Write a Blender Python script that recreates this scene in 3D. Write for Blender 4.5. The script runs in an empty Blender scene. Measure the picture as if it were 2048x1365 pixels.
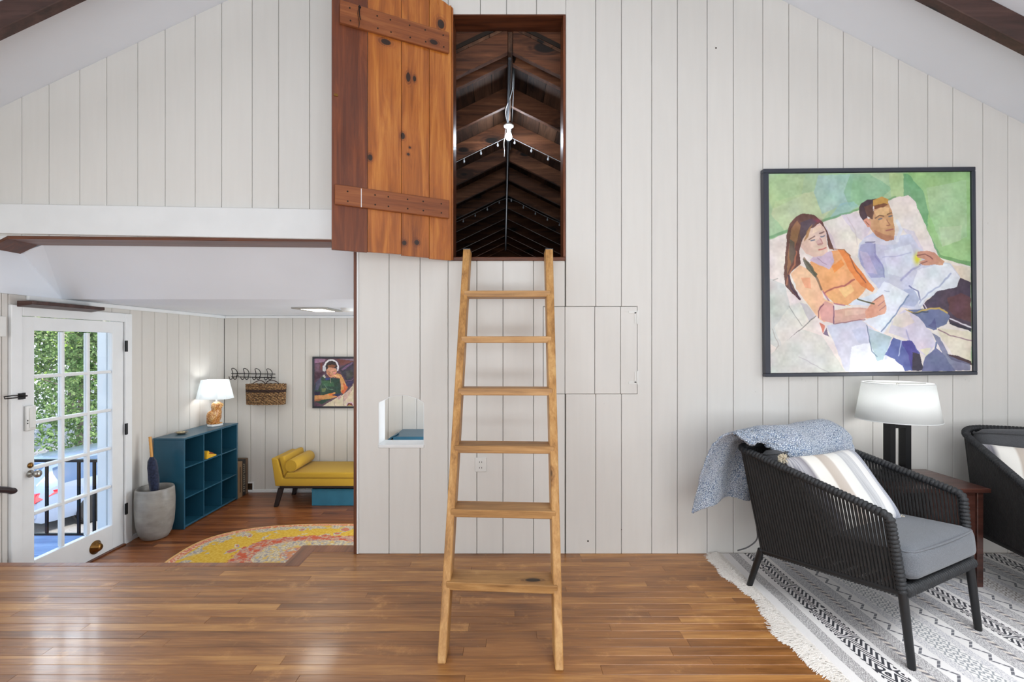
import bpy, bmesh, math, random
import numpy as np
from math import pi, sin, cos, tan, atan2, sqrt, floor, ceil, hypot
from mathutils import Vector, Matrix

# ------------------------------------------------------------------ camera, world, sun, light, exposure
scn = bpy.context.scene
COL = scn.collection
scn.view_settings.view_transform = 'Standard'
scn.view_settings.look = 'None'
scn.view_settings.gamma = 1.0
scn.view_settings.use_curve_mapping = False
scn.view_settings.exposure = 0.2
CX, CY, F = 1021.0, 690.0, 950.0
EYE = 1.40
cam = bpy.data.cameras.new('camera'); camo = bpy.data.objects.new('camera', cam); COL.objects.link(camo)
camo.location = (0, 0, EYE); camo.rotation_euler = (pi/2, 0, 0)
cam.sensor_width = 36; cam.lens = F/2048*36
cam.shift_x = (1024-CX)/2048; cam.shift_y = (CY-682.5)/2048
cam.clip_start = .05; cam.clip_end = 300
scn.camera = camo
def PX(x, D=3.18): return (x-CX)*D/F
def PZ(y, D=3.18): return EYE-(y-CY)*D/F

w = bpy.data.worlds.new('world'); scn.world = w; w.use_nodes = True
nt = w.node_tree; nt.nodes.clear()
o_ = nt.nodes.new('ShaderNodeOutputWorld'); b_ = nt.nodes.new('ShaderNodeBackground'); s_ = nt.nodes.new('ShaderNodeTexSky')
s_.sky_type = 'NISHITA'; s_.sun_disc = False; s_.sun_elevation = math.radians(50); s_.sun_rotation = math.radians(120)
s_.air_density = 1.3; s_.dust_density = 2.0
b_.inputs[1].default_value = 0.42
nt.links.new(s_.outputs[0], b_.inputs[0]); nt.links.new(b_.outputs[0], o_.inputs[0])
def light(name, kind, loc, energy, color=(1, 1, 1), target=None, size=1, size_y=None, radius=.05, angle=None, spread=None):
    l = bpy.data.lights.new(name, kind); l.energy = energy; l.color = color
    if kind == 'AREA':
        l.shape = 'RECTANGLE'; l.size = size; l.size_y = size_y or size
        if spread: l.spread = spread
    elif kind == 'SUN': l.angle = angle or .01
    else: l.shadow_soft_size = radius
    o = bpy.data.objects.new(name, l); COL.objects.link(o); o.location = loc
    if target is not None:
        o.rotation_euler = (Vector(target)-Vector(loc)).to_track_quat('-Z', 'Y').to_euler()
    return o
light('sun', 'SUN', (6, -6, 9), 4.4, (1, .97, .92), (0, 3, -1), angle=.01)
# area lights added out of view to brighten the room and the alcove
light('fill_light_behind', 'AREA', (.3, -2.35, 1.35), 100, (.90, .95, 1), (.3, 3, .7), 6.6, 2.2)  # broad unseen area light, added to light the board wall evenly
light('ceiling_fill_light', 'AREA', (.4, -.9, .7), 78, (.86, .93, 1), (.4, -.6, 4), 3.6, 1.6)  # added behind the camera, pointing up to brighten the ceiling slopes
light('rug_fill_light', 'AREA', (2.0, .3, 2.9), 20, (.93, .965, 1), (2.2, 1.4, 0), 1.8, 1.0, spread=1.35)  # added lamp aimed down at the rug; the ceiling has no skylight
light('fill_light_right', 'AREA', (4.45, .6, 1.5), 20, (.88, .94, 1), (1, 1.6, .8), 1.8, 1.4)  # unseen area light added at the right wall to lift floor and rug
light('fill_light_left', 'AREA', (-3.42, .3, 1.75), 26, (.90, .95, 1), (0, 1.8, 1.5), 1.8, 1.3)  # unseen area light added at the left wall to balance the room
light('floor_sheen_light', 'AREA', (-4.75, 4.9, 1.95), 45, (.9, .95, 1), (-2.6, 2.9, 0), 1.4, .8)  # area light added outside, above the glass, for the sheen on the floor
light('alcove_fill_light', 'AREA', (.80, 4.6, .75), 36, (.86, .93, 1), (-3.4, 4.7, .7), 1.5, 1.2)  # added fill in the hidden end of the alcove, brightens its walls
light('alcove_ceiling_fill', 'AREA', (-.6, 4.7, -.1), 15, (.86, .93, 1), (-1.6, 4.6, 1.9), .9, 1.2)  # added low and out of sight, lifts the alcove ceiling

# ------------------------------------------------------------------ node helpers
def lin(c):
    return tuple((v/255/12.92 if v/255 <= .04045 else ((v/255+.055)/1.055)**2.4) for v in c)
class S:
    def __init__(s, m, k): s.m, s.k = m, k
    def _op(s, op, *a): return s.m.math(op, s, *a)
    def __add__(s, o): return s._op('ADD', o)
    __radd__ = __add__
    def __sub__(s, o): return s._op('SUBTRACT', o)
    def __rsub__(s, o): return s.m.math('SUBTRACT', o, s)
    def __mul__(s, o): return s._op('MULTIPLY', o)
    __rmul__ = __mul__
    def __truediv__(s, o): return s._op('DIVIDE', o)
    def __lt__(s, o): return s._op('LESS_THAN', o)
    def __gt__(s, o): return s._op('GREATER_THAN', o)
class Mt:
    def __init__(s, name):
        s.mat = bpy.data.materials.new(name); s.mat.use_nodes = True
        s.t = s.mat.node_tree; s.t.nodes.clear()
        s.out = s.t.nodes.new('ShaderNodeOutputMaterial')
    def n(s, t, **kw):
        x = s.t.nodes.new(t)
        for k, v in kw.items(): setattr(x, k, v)
        return x
    def put(s, v, sock):
        if isinstance(v, S): s.t.links.new(v.k, sock)
        elif v is not None:
            if isinstance(v, (tuple, list)) and len(v) == 3 and sock.type == 'RGBA': v = (*v, 1)
            sock.default_value = v
    def math(s, op, *a):
        x = s.n('ShaderNodeMath', operation=op)
        for i, v in enumerate(a): s.put(v, x.inputs[i])
        return S(s, x.outputs[0])
    def co(s, w='Object'): return S(s, s.n('ShaderNodeTexCoord').outputs[w])
    def rnd(s): return S(s, s.n('ShaderNodeObjectInfo').outputs['Random'])
    def sep(s, v):
        x = s.n('ShaderNodeSeparateXYZ'); s.put(v, x.inputs[0]); return [S(s, k) for k in x.outputs]
    def comb(s, a, b, c):
        x = s.n('ShaderNodeCombineXYZ')
        for i, v in enumerate((a, b, c)): s.put(v, x.inputs[i])
        return S(s, x.outputs[0])
    def noise(s, v, scale=5, detail=2, rough=.5, dist=0):
        x = s.n('ShaderNodeTexNoise'); s.put(v, x.inputs['Vector']); x.inputs['Scale'].default_value = scale
        x.inputs['Detail'].default_value = detail; x.inputs['Roughness'].default_value = rough; x.inputs['Distortion'].default_value = dist
        return S(s, x.outputs['Fac'])
    def vor(s, v, scale=5, out='Distance', feature='F1', rand=1):
        x = s.n('ShaderNodeTexVoronoi', feature=feature); s.put(v, x.inputs['Vector']); x.inputs['Scale'].default_value = scale
        x.inputs['Randomness'].default_value = rand
        return S(s, x.outputs[out])
    def ramp(s, f, stops, interp='LINEAR'):
        x = s.n('ShaderNodeValToRGB'); s.put(f, x.inputs[0]); e = x.color_ramp.elements; x.color_ramp.interpolation = interp
        while len(e) < len(stops): e.new(.5)
        for i, (p, c) in enumerate(stops):
            e[i].position = p; e[i].color = (*lin(c), 1) if len(c) == 3 else (c[0],)*3+(1,)
        return S(s, x.outputs[0])
    def vadd(s, a, b):
        x = s.n('ShaderNodeVectorMath', operation='ADD'); s.put(a, x.inputs[0]); s.put(b, x.inputs[1]); return S(s, x.outputs[0])
    def mix(s, f, a, b, mode='MIX'):
        x = s.n('ShaderNodeMix', data_type='RGBA', blend_type=mode)
        s.put(f, x.inputs[0]); s.put(a, x.inputs[6]); s.put(b, x.inputs[7]); return S(s, x.outputs[2])
    def step(s, v, lo, hi): return s.math('MULTIPLY', v > lo, v < hi)
    def sm(s, v, lo, hi):
        x = s.n('ShaderNodeMapRange', interpolation_type='SMOOTHSTEP'); s.put(v, x.inputs[0])
        x.inputs[1].default_value = lo; x.inputs[2].default_value = hi; return S(s, x.outputs[0])
    def bump(s, h, strength=.3, dist=.002):
        x = s.n('ShaderNodeBump'); s.put(h, x.inputs['Height']); x.inputs['Strength'].default_value = strength
        x.inputs['Distance'].default_value = dist; return S(s, x.outputs[0])
    def bsdf(s, col, rough=.5, metal=0, normal=None, coat=0, spec=None, sheen=0, emit=None, estr=0, alpha=None):
        x = s.n('ShaderNodeBsdfPrincipled'); s.put(col, x.inputs['Base Color']); s.put(rough, x.inputs['Roughness'])
        x.inputs['Metallic'].default_value = metal
        if normal: s.put(normal, x.inputs['Normal'])
        if coat: x.inputs['Coat Weight'].default_value = coat; x.inputs['Coat Roughness'].default_value = .12
        if spec is not None: x.inputs['Specular IOR Level'].default_value = spec
        if sheen: x.inputs['Sheen Weight'].default_value = sheen
        if emit: x.inputs['Emission Color'].default_value = (*emit, 1); x.inputs['Emission Strength'].default_value = estr
        s.t.links.new(x.outputs[0], s.out.inputs[0]); return s.mat

def plain(name, c, rough=.5, metal=0, var=.06, scale=6, bump=0, bscale=60, coat=0, spec=None, sheen=0):
    m = Mt(name); v = m.co()
    f = m.noise(v, scale, 3)
    c = lin(c)
    col = m.mix(m.sm(f, .3, .7), tuple(x*(1-var) for x in c), tuple(min(1, x*(1+var)) for x in c))
    nb = m.bump(m.noise(v, bscale, 2), bump, .003) if bump else None
    return m.bsdf(col, rough, metal, nb, coat, spec, sheen)
def paint(name, c, var=.03, rough=.45):
    """painted boards: faint long brush strokes, a tone of its own for every board"""
    m = Mt(name); x, y, z = m.sep(m.co()); r = m.rnd()
    v = m.comb(x*9+r*40, y*9, z*.8)
    f = m.noise(v, 3, 3); k = m.noise(m.comb(x*3, y*3, z*2+r*9), 2.2, 2)
    c = lin(c)
    t = m.math('ADD', m.sm(f, .2, .8)*.5, r*.5)
    col = m.mix(t, tuple(a*(1-var) for a in c), tuple(a*(1+var) for a in c))
    sp = m.sm(m.vor(m.comb(x*1.1+r*7, y, z*.8), 6), .035, .012)
    col = m.mix(sp*.18, col, lin((140, 128, 112)))
    return m.bsdf(col, rough, 0, m.bump(f*.5+k*.5, .25, .003), spec=.35)
def wood(name, cs, axis='x', rough=.4, coat=0, knots=0, rvar=1, grain=1, kl=None, wear=0, bump=.25, rings=0):
    """cs: dark, mid, light. grain runs along axis; knots: density of knots; kl: explicit knots (a,b,ra,rb) on the x,z plane"""
    m = Mt(name); x, y, z = m.sep(m.co()); r = m.rnd()
    L, A, B = {'x': (x, y, z), 'y': (y, x, z), 'z': (z, x, y)}[axis]
    v = m.comb(L*1.1+r*37, A*11+r*11, B*11)
    kn = None
    if kl:
        for (a, b, ra, rb) in kl:
            d = m.math('SQRT', m.math('POWER', (x-a)/ra, 2)+m.math('POWER', (z-b)/rb, 2))
            kn = d if kn is None else m.math('MINIMUM', kn, d)
    elif knots:
        kn = m.vor(m.comb(L*2.2+r*13, A*5+r*5, B*5), 1.0)*(5.5/knots)
    f = m.noise(v, 1.6*grain, 5, .62, .6)
    g = m.noise(m.comb(L*3+r*20, A*120, B*120), 1, 3, .6)
    if kn is not None:
        f = f-m.sm(kn, 2.2, .8)*.16
        rings = m.math('SINE', kn*9)*m.sm(kn, 2.4, 1.0)*.06
        f = f+rings
    if rings:
        f2 = m.noise(m.comb(L*.9+r*31, A*16+r*7, B*16), 1.0, 2, .5)
        f = f+m.math('SINE', f2*58)*rings
    t = f*.8+g*.25+(r-.5)*.28*rvar-.04
    col = m.ramp(t, [(.28, cs[0]), (.5, cs[1]), (.72, cs[2])])
    if kn is not None:
        col = m.mix(m.sm(kn, 1.05, .75), col, lin(tuple(c*.38 for c in cs[0])))
    if wear:
        wn = m.noise(m.comb(x*4, y*4, z*4), 1.3, 5, .7)
        col = m.mix(m.sm(wn, .56, .75)*wear, col, lin(tuple(min(255, c*1.15+20) for c in cs[2])))
        sc = m.noise(m.comb(x*60+y*40, y*7-x*9, z), 1, 2, .5, 1.5)
        col = m.mix(m.sm(sc, .72, .78)*wear*.6, col, lin((205, 170, 130)))
    rr = m.math('ADD', m.noise(v, 1.2, 3)*.25, rough-.12)
    return m.bsdf(col, rr, 0, m.bump(g*.6+f*.6, bump, .002), coat)
def cloth(name, c1, c2, scale=700, rough=.95, var=.12, sheen=.2):
    m = Mt(name); v = m.co()
    f = m.noise(v, scale, 1); h = m.noise(v, 5, 3)
    col = m.mix(m.sm(f, .35, .65), lin(c1), lin(c2))
    col = m.mix(var, col, m.ramp(h, [(.3, c1), (.7, c2)]))
    return m.bsdf(col, rough, 0, m.bump(f, .4, .002), sheen=sheen)

W_WALL = paint('white_board_paint', (223, 221, 216))
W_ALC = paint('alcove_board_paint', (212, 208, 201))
W_TRIM = plain('white_trim_paint', (232, 234, 234), .35, var=.02, bump=.08, bscale=12)
W_CEIL = plain('white_ceiling_paint', (228, 232, 238), .7, var=.015, scale=2)
GAP = plain('dark_gap', (128, 124, 116), .9)
DARKGAP = plain('shadow_gap', (40, 32, 26), .9)
BROWN = wood('dark_brown_stained_beam', ((44, 27, 22), (66, 42, 36), (88, 62, 54)), 'x', .42, knots=1.1, rvar=.3)
RBROWN = wood('reddish_brown_trim', ((58, 30, 18), (96, 52, 30), (130, 76, 46)), 'x', .35, rvar=.5)
RBROWNZ = wood('reddish_brown_jamb', ((58, 30, 18), (104, 56, 32), (140, 82, 50)), 'z', .35, rvar=.5)
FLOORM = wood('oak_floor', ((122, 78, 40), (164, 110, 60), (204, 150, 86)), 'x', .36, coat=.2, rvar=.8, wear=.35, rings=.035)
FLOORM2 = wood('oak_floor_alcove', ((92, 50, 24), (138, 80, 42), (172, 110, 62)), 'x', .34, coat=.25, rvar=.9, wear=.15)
FLOORE = wood('oak_floor_edge', ((92, 52, 30), (134, 82, 50), (164, 108, 70)), 'y', .36, coat=.2, rvar=.6)
LADDER = wood('ladder_pine', ((128, 86, 44), (190, 140, 80), (220, 176, 116)), 'z', .5, knots=.6, rvar=.5, wear=.2)
LADDERX = wood('ladder_step_pine', ((124, 86, 48), (180, 134, 80), (212, 168, 112)), 'x', .5, knots=.5, rvar=.5, wear=.25)
ATTIC = wood('attic_rafter_wood', ((58, 34, 22), (108, 66, 42), (150, 100, 68)), 'x', .7, knots=1.1, rvar=.6)
ATTICB = wood('attic_sheathing_wood', ((46, 30, 22), (84, 58, 42), (118, 84, 62)), 'y', .75, knots=.8, rvar=1)
KN = [(.30, 3.10, .016, .034), (.26, 3.10, .012, .020), (.085, 3.50, .026, .034), (.44, 3.285, .034, .020), (.335, 2.72, .015, .024), (.29, 2.655, .008, .008), (.30, 2.61, .01, .009), (.535, 2.55, .016, .022), (.325, 2.045, .016, .017), (.245, 2.055, .018, .018), (.14, 3.355, .03, .018), (.60, 3.55, .012, .016)]
PINE_D = wood('door_board_dark', ((70, 32, 16), (108, 54, 27), (144, 78, 38)), 'z', .33, coat=.2, kl=KN, rvar=.15)
PINE_L = wood('door_board_amber', ((118, 60, 20), (172, 98, 36), (206, 136, 60)), 'z', .33, coat=.2, kl=KN, rvar=.5)
PINE_B = wood('door_batten_wood', ((104, 52, 24), (140, 78, 38), (170, 106, 58)), 'x', .4, coat=.1, kl=KN, rvar=.3)
BLACKM = plain('black_metal', (30, 31, 33), .38, .5)
BRASS = plain('aged_brass', (150, 110, 58), .3, .9, var=.15)
STEEL = plain('satin_steel', (170, 168, 160), .3, .9)
GALV = plain('galvanised_conduit', (120, 124, 130), .4, .8)
WHITEP = plain('white_plastic', (226, 226, 222), .35)
def glassm(name, tint=(1, 1, 1), refl=.06):
    m = Mt(name); tr = m.n('ShaderNodeBsdfTransparent'); tr.inputs[0].default_value = (*tint, 1)
    gl = m.n('ShaderNodeBsdfGlossy'); gl.inputs['Roughness'].default_value = .02
    lw = m.n('ShaderNodeLayerWeight'); lw.inputs[0].default_value = .5; fc = m.math('ADD', m.math('POWER', S(m, lw.outputs['Facing']), 5)*.6, .03)
    mx = m.n('ShaderNodeMixShader'); m.t.links.new(fc.k, mx.inputs[0])
    m.t.links.new(tr.outputs[0], mx.inputs[1]); m.t.links.new(gl.outputs[0], mx.inputs[2]); m.t.links.new(mx.outputs[0], m.out.inputs[0])
    return m.mat
GLASS = glassm('window_glass', (.97, .98, .98))
def emis(name, c, st):
    m = Mt(name); e = m.n('ShaderNodeEmission'); e.inputs[0].default_value = (*c, 1); e.inputs[1].default_value = st
    m.t.links.new(e.outputs[0], m.out.inputs[0]); return m.mat
def shade(name, c, tr=.55):
    m = Mt(name); d = m.n('ShaderNodeBsdfDiffuse'); t = m.n('ShaderNodeBsdfTranslucent'); v = m.co()
    f = m.noise(v, 300, 1); col = m.mix(f, tuple(x*.95 for x in lin(c)), lin(c))
    m.put(col, d.inputs[0]); m.put(col, t.inputs[0])
    mx = m.n('ShaderNodeMixShader'); mx.inputs[0].default_value = tr
    m.t.links.new(d.outputs[0], mx.inputs[1]); m.t.links.new(t.outputs[0], mx.inputs[2]); m.t.links.new(mx.outputs[0], m.out.inputs[0]); return m.mat

# ------------------------------------------------------------------ mesh helpers
WM = {}
def wm(o): return WM.get(o.name, Matrix.Identity(4)) if o else Matrix.Identity(4)
def tag(o, label=None, cat=None, group=None, kind=None):
    if label: o['label'] = label
    if cat: o['category'] = cat
    if group: o['group'] = group
    if kind: o['kind'] = kind
    return o
def thing(name, loc=(0, 0, 0), rz=0, label=None, cat=None, group=None, kind=None, parent=None):
    o = bpy.data.objects.new(name, None); COL.objects.link(o); o.empty_display_size = .1
    o.location = loc; o.rotation_euler = (0, 0, rz)
    if parent: o.parent = parent
    WM[o.name] = wm(parent) @ Matrix.Translation(loc) @ Matrix.Rotation(rz, 4, 'Z')
    return tag(o, label, cat, group, kind)
class MB:
    """collects shapes; out() links them as one mesh object"""
    def __init__(s): s.v = []; s.f = []; s.mi = []; s.cur = 0
    def add(s, vs, fs):
        n = len(s.v); s.v += [tuple(p) for p in vs]; s.f += [tuple(i+n for i in f) for f in fs]; s.mi += [s.cur]*len(fs); return s
    def box(s, x0, x1, y0, y1, z0, z1):
        return s.add([(x0, y0, z0), (x1, y0, z0), (x1, y1, z0), (x0, y1, z0), (x0, y0, z1), (x1, y0, z1), (x1, y1, z1), (x0, y1, z1)],
                     [(0, 3, 2, 1), (4, 5, 6, 7), (0, 1, 5, 4), (1, 2, 6, 5), (2, 3, 7, 6), (3, 0, 4, 7)])
    def hexa(s, b, t):
        """b, t: four points each, bottom ring and top ring in the same turning sense"""
        n = len(b)
        return s.add(list(b)+list(t), [tuple(range(n-1, -1, -1)), tuple(range(n, 2*n))]+[(i, (i+1) % n, n+(i+1) % n, n+i) for i in range(n)])
    def prism(s, pts, a, b, plane='xz'):
        """extrude a 2-D outline between a and b along the axis missing from plane"""
        P = {'xz': lambda p, t: (p[0], t, p[1]), 'xy': lambda p, t: (p[0], p[1], t), 'yz': lambda p, t: (t, p[0], p[1])}[plane]
        n = len(pts)
        return s.add([P(p, a) for p in pts]+[P(p, b) for p in pts], [tuple(range(n)), tuple(range(2*n-1, n-1, -1))]+[(i, n+i, n+(i+1) % n, (i+1) % n) for i in range(n)])
    def tube(s, pts, r, seg=8, cap=True, closed=False):
        pts = [Vector(p) for p in pts]; n = len(pts)
        rs = r if isinstance(r, (list, tuple)) else [r]*n
        T = []
        for i in range(n):
            a = pts[(i-1) % n] if (closed or i > 0) else pts[i]; b = pts[(i+1) % n] if (closed or i < n-1) else pts[i]
            t = (b-a); T.append(t.normalized() if t.length > 1e-9 else Vector((0, 0, 1)))
        up = Vector((0, 0, 1)) if abs(T[0].z) < .9 else Vector((1, 0, 0))
        u = T[0].cross(up).normalized(); vs = []
        for i in range(n):
            u = (u-T[i]*u.dot(T[i])).normalized(); w_ = T[i].cross(u)
            for k in range(seg):
                a = 2*pi*k/seg; vs.append(pts[i]+(u*cos(a)+w_*sin(a))*rs[i])
        fs = []
        for i in range(n if closed else n-1):
            j = (i+1) % n
            for k in range(seg):
                l = (k+1) % seg; fs.append((i*seg+k, i*seg+l, j*seg+l, j*seg+k))
        if cap and not closed: fs += [tuple(range(seg-1, -1, -1)), tuple((n-1)*seg+k for k in range(seg))]
        return s.add(vs, fs)
    def lathe(s, prof, c=(0, 0, 0), seg=24, sx=1, sy=1, cap=True, rot=None):
        n = len(prof); vs = []
        R = rot or Matrix.Identity(3)
        for (r, z) in prof:
            for k in range(seg):
                a = 2*pi*k/seg; vs.append(tuple(Vector(c)+R @ Vector((r*cos(a)*sx, r*sin(a)*sy, z))))
        fs = [(i*seg+k, i*seg+(k+1) % seg, (i+1)*seg+(k+1) % seg, (i+1)*seg+k) for i in range(n-1) for k in range(seg)]
        if cap: fs += [tuple(range(seg-1, -1, -1)), tuple((n-1)*seg+k for k in range(seg))]
        return s.add(vs, fs)
    def ball(s, c, r, sx=1, sy=1, sz=1, seg=16, rings=10, rot=None):
        return s.lathe([(max(1e-4, r*sin(pi*i/rings)), -r*cos(pi*i/rings)*sz) for i in range(rings+1)], c, seg, sx, sy, True, rot)
    def out(s, name, mat, parent=None, bevel=0, seg=1, smooth=False, world=False, label=None, cat=None, group=None, kind=None, base=False, loc=None, sub=0, auto=None):
        me = bpy.data.meshes.new(name)
        vs = s.v
        if world and parent:
            inv = wm(parent).inverted(); vs = [tuple(inv @ Vector(p)) for p in vs]
        L = Vector((0, 0, 0))
        if base:
            a = np.array(vs); L = Vector(((a[:, 0].min()+a[:, 0].max())/2, (a[:, 1].min()+a[:, 1].max())/2, a[:, 2].min()))
            vs = [tuple(Vector(p)-L) for p in vs]
        me.from_pydata(vs, [], s.f)
        mats = mat if isinstance(mat, (list, tuple)) else [mat]
        for m in mats: me.materials.append(m)
        if len(mats) > 1: me.polygons.foreach_set('material_index', s.mi)
        bm = bmesh.new(); bm.from_mesh(me); bmesh.ops.recalc_face_normals(bm, faces=bm.faces)
        if bevel: bmesh.ops.bevel(bm, geom=[e for e in bm.edges if len(e.link_faces) == 2 and e.calc_face_angle(0) > .5], offset=bevel, segments=seg, profile=.5, affect='EDGES', clamp_overlap=True)
        bm.to_mesh(me); bm.free()
        if smooth or (bevel and seg > 1):
            me.polygons.foreach_set('use_smooth', [True]*len(me.polygons))
            if auto is not None or not smooth:
                me.set_sharp_from_angle(angle=auto or .9)
        o = bpy.data.objects.new(name, me); COL.objects.link(o); o.location = L
        if loc: o.location = loc
        if parent: o.parent = parent
        WM[o.name] = wm(parent) @ Matrix.Translation(o.location)
        if sub:
            md = o.modifiers.new('sub', 'SUBSURF'); md.levels = sub; md.render_levels = sub
        return tag(o, label, cat, group, kind)
def box(name, mat, x0, x1, y0, y1, z0, z1, parent=None, bevel=.002, **k):
    return MB().box(x0, x1, y0, y1, z0, z1).out(name, mat, parent, bevel, **k)
def cr(pts, n=8, closed=False):
    """Catmull-Rom through points"""
    P = [Vector(p) for p in pts]; o = []
    m = len(P)
    for i in range(m if closed else m-1):
        if closed: a, b, c, d = P[(i-1) % m], P[i], P[(i+1) % m], P[(i+2) % m]
        else: a, b, c, d = P[max(i-1, 0)], P[i], P[i+1], P[min(i+2, m-1)]
        for k in range(n):
            t = k/n; o.append(.5*((2*b)+(c-a)*t+(2*a-5*b+4*c-d)*t*t+(3*b-a-3*c+d)*t**3))
    if not closed: o.append(P[-1])
    return o
def instance(src, name, parent, loc=None, rot=None, **k):
    o = src.copy(); COL.objects.link(o); o.name = name; o.parent = parent
    if loc is not None: o.location = loc
    if rot is not None: o.rotation_euler = rot
    WM[o.name] = wm(parent) @ Matrix.Translation(o.location)
    return tag(o, **k)
def pillow_mesh(w_, h_, t, n=22, pinch=.06, power=.42):
    """w x h cushion lying on the xz plane, thickness along y"""
    vs = []; fs = []
    for side in (1, -1):
        for i in range(n+1):
            for j in range(n+1):
                a = i/n*2-1; b = j/n*2-1
                e = max(0, (1-a**4)*(1-b**4))**power
                px_ = a*w_/2*(1-pinch*(1-abs(b))*abs(a)**3); pz = b*h_/2*(1-pinch*(1-abs(a))*abs(b)**3)
                vs.append((px_, side*t/2*e, pz))
    m = (n+1)**2
    for k in range(2):
        for i in range(n):
            for j in range(n):
                q = [k*m+i*(n+1)+j, k*m+(i+1)*(n+1)+j, k*m+(i+1)*(n+1)+j+1, k*m+i*(n+1)+j+1]
                fs.append(tuple(q if k == 0 else q[::-1]))
    return vs, fs
rng = random.Random(7)

# ------------------------------------------------------------------ room shell
WY = 3.18
XL, XR, YB = -3.49, 4.6, -2.6
AF, AC, AB = -.40, 1.755, 5.79        # alcove floor, ceiling, back wall
def zL(x): return 3.71+.472*(x+1.895)
def zR(x): return 3.71-.511*(x-1.82)
XRIDGE = .036
def zroof(x): return zL(x) if x < XRIDGE else zR(x)
def hb(x):                              # bottom line of the boards above the alcove opening
    return 2.131-.0175*(x+3.4)*.6
def toppts(x0, x1):
    p = [(x1, zroof(x1))]
    if x0 < XRIDGE < x1: p.append((XRIDGE, zroof(XRIDGE)))
    p.append((x0, zroof(x0))); return p
wall = thing('wall_front', kind='structure')
G = .0016
def plank(pts, parent, y0, y1, mat, bev=.0022, name='plank', plane='xz'):
    return MB().prism(pts, y0, y1, plane).out(name, mat, parent, bev)
X_ = PX
# above the alcove opening
sl = [-60, -17, 43, 97.5, 159, 213, 275, 330, 390, 443, 504, 557, 619, 672, 714]
for a, b in zip(sl, sl[1:]):
    x0, x1 = max(X_(a), XL)+G, X_(b)-G
    if x1 < XL+.02: continue
    plank([(x0, hb(x0)), (x1, hb(x1))]+toppts(x0, x1), wall, WY, WY+.022, W_WALL)
# boards with the arched pass-through
HX0, HX1, HZ0, HZS, HZT = X_(757), X_(848), PZ(890), PZ(806), PZ(791)
def arch(n=12, x0=HX0, x1=HX1):
    o = []
    for i in range(n+1):
        x = x0+(x1-x0)*i/n; t = (x-HX0)/(HX1-HX0)*2-1
        o.append((x, HZS+(HZT-HZS)*(1-t*t)))
    return o
b0, b1, b2, b3 = X_(714), X_(778), X_(840), X_(896)
plank([(b0, 0), (b1-G, 0), (b1-G, HZ0), (HX0, HZ0)]+arch(4, HX0, b1-G)+toppts(b0, b1-G), wall, WY, WY+.022, W_WALL)
plank([(b1+G, 0), (b2-G, 0), (b2-G, HZ0), (b1+G, HZ0)], wall, WY, WY+.022, W_WALL)
plank(arch(8, b1+G, b2-G)+toppts(b1+G, b2-G), wall, WY, WY+.022, W_WALL)
plank([(b2+G, 0), (b3-G, 0)]+toppts(b3-G, b3-G)[:1]+[(b2+G, zroof(b2+G))]+arch(3, b2+G, HX1)+[(HX1, HZ0), (b2+G, HZ0)], wall, WY, WY+.022, W_WALL)
# attic opening and the boards under and over it
OX0, OX1, OZ0, OZ1 = X_(905), X_(1131), PZ(522), PZ(29)
ls = [896, 953.7, 1006, 1067, 1130]
for i, (a, b) in enumerate(zip(ls, ls[1:])):
    x0, x1 = X_(a)+G, X_(b)-G
    if b == 1130:                      # cut round the access hatch
        hx = X_(1086)
        plank([(x0, 0), (x1, 0), (x1, PZ(789)), (hx, PZ(789)), (hx, PZ(613)), (x1, PZ(613)), (x1, OZ0), (x0, OZ0)], wall, WY, WY+.022, W_WALL)
    else: plank([(x0, 0), (x1, 0), (x1, OZ0), (x0, OZ0)], wall, WY, WY+.022, W_WALL)
us = [896, 960.5, 1013, 1073, 1132]
for a, b in zip(us, us[1:]):
    x0, x1 = X_(a)+G, X_(b)-G
    plank([(x0, OZ1), (x1, OZ1)]+toppts(x0, x1), wall, WY, WY+.022, W_WALL)
rs_ = [1131.5, 1191.5, 1243, 1303.5, 1355, 1414.5, 1467, 1526, 1578, 1636, 1687, 1746, 1797, 1856, 1906, 1966, 2016, 2076, 2127, 2187, 2238, 2298, 2350, 2392]
for a, b in zip(rs_, rs_[1:]):
    x0, x1 = X_(a)+G, X_(b)-G
    if b <= 1243.5:
        for z0, z1 in ((0, PZ(789)), (PZ(613), None)):
            pts = [(x0, z0), (x1, z0)]+([(x1, z1), (x0, z1)] if z1 else toppts(x0, x1))
            plank(pts, wall, WY, WY+.022, W_WALL)
    elif a < 1250:
        hx = X_(1275)
        plank([(x0, 0), (x1, 0), (x1, zroof(x1)), (x0, zroof(x0)), (x0, PZ(613)), (hx, PZ(613)), (hx, PZ(789)), (x0, PZ(789))], wall, WY, WY+.022, W_WALL)
    else: plank([(x0, 0), (x1, 0)]+toppts(x0, x1), wall, WY, WY+.022, W_WALL)
# solid wall behind the boards
k = MB(); Y0, Y1 = WY+.026, WY+.15
def bk(x0, x1, z0, z1=None):
    k.prism([(x0, z0), (x1, z0)]+([(x1, z1), (x0, z1)] if z1 else toppts(x0, x1)), Y0, Y1)
bk(XL, b0, 2.135); bk(b0, HX0, 0.001); bk(HX0, HX1, 0.001, HZ0-.02); bk(HX1, OX0, 0.001)
ar = arch(10); k.prism(ar+toppts(HX0, HX1), Y0, Y1)
bk(OX0, OX1, .001, OZ0); bk(OX0, OX1, OZ1); bk(OX1, XR, 0.001)
k.out('wall_backing', GAP, wall)
MB().prism([(b0-.012, AF), (XR, AF), (XR, 0), (b0-.012, 0)], WY+.03, Y1).out('wall_below_floor', W_ALC, wall)
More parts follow.
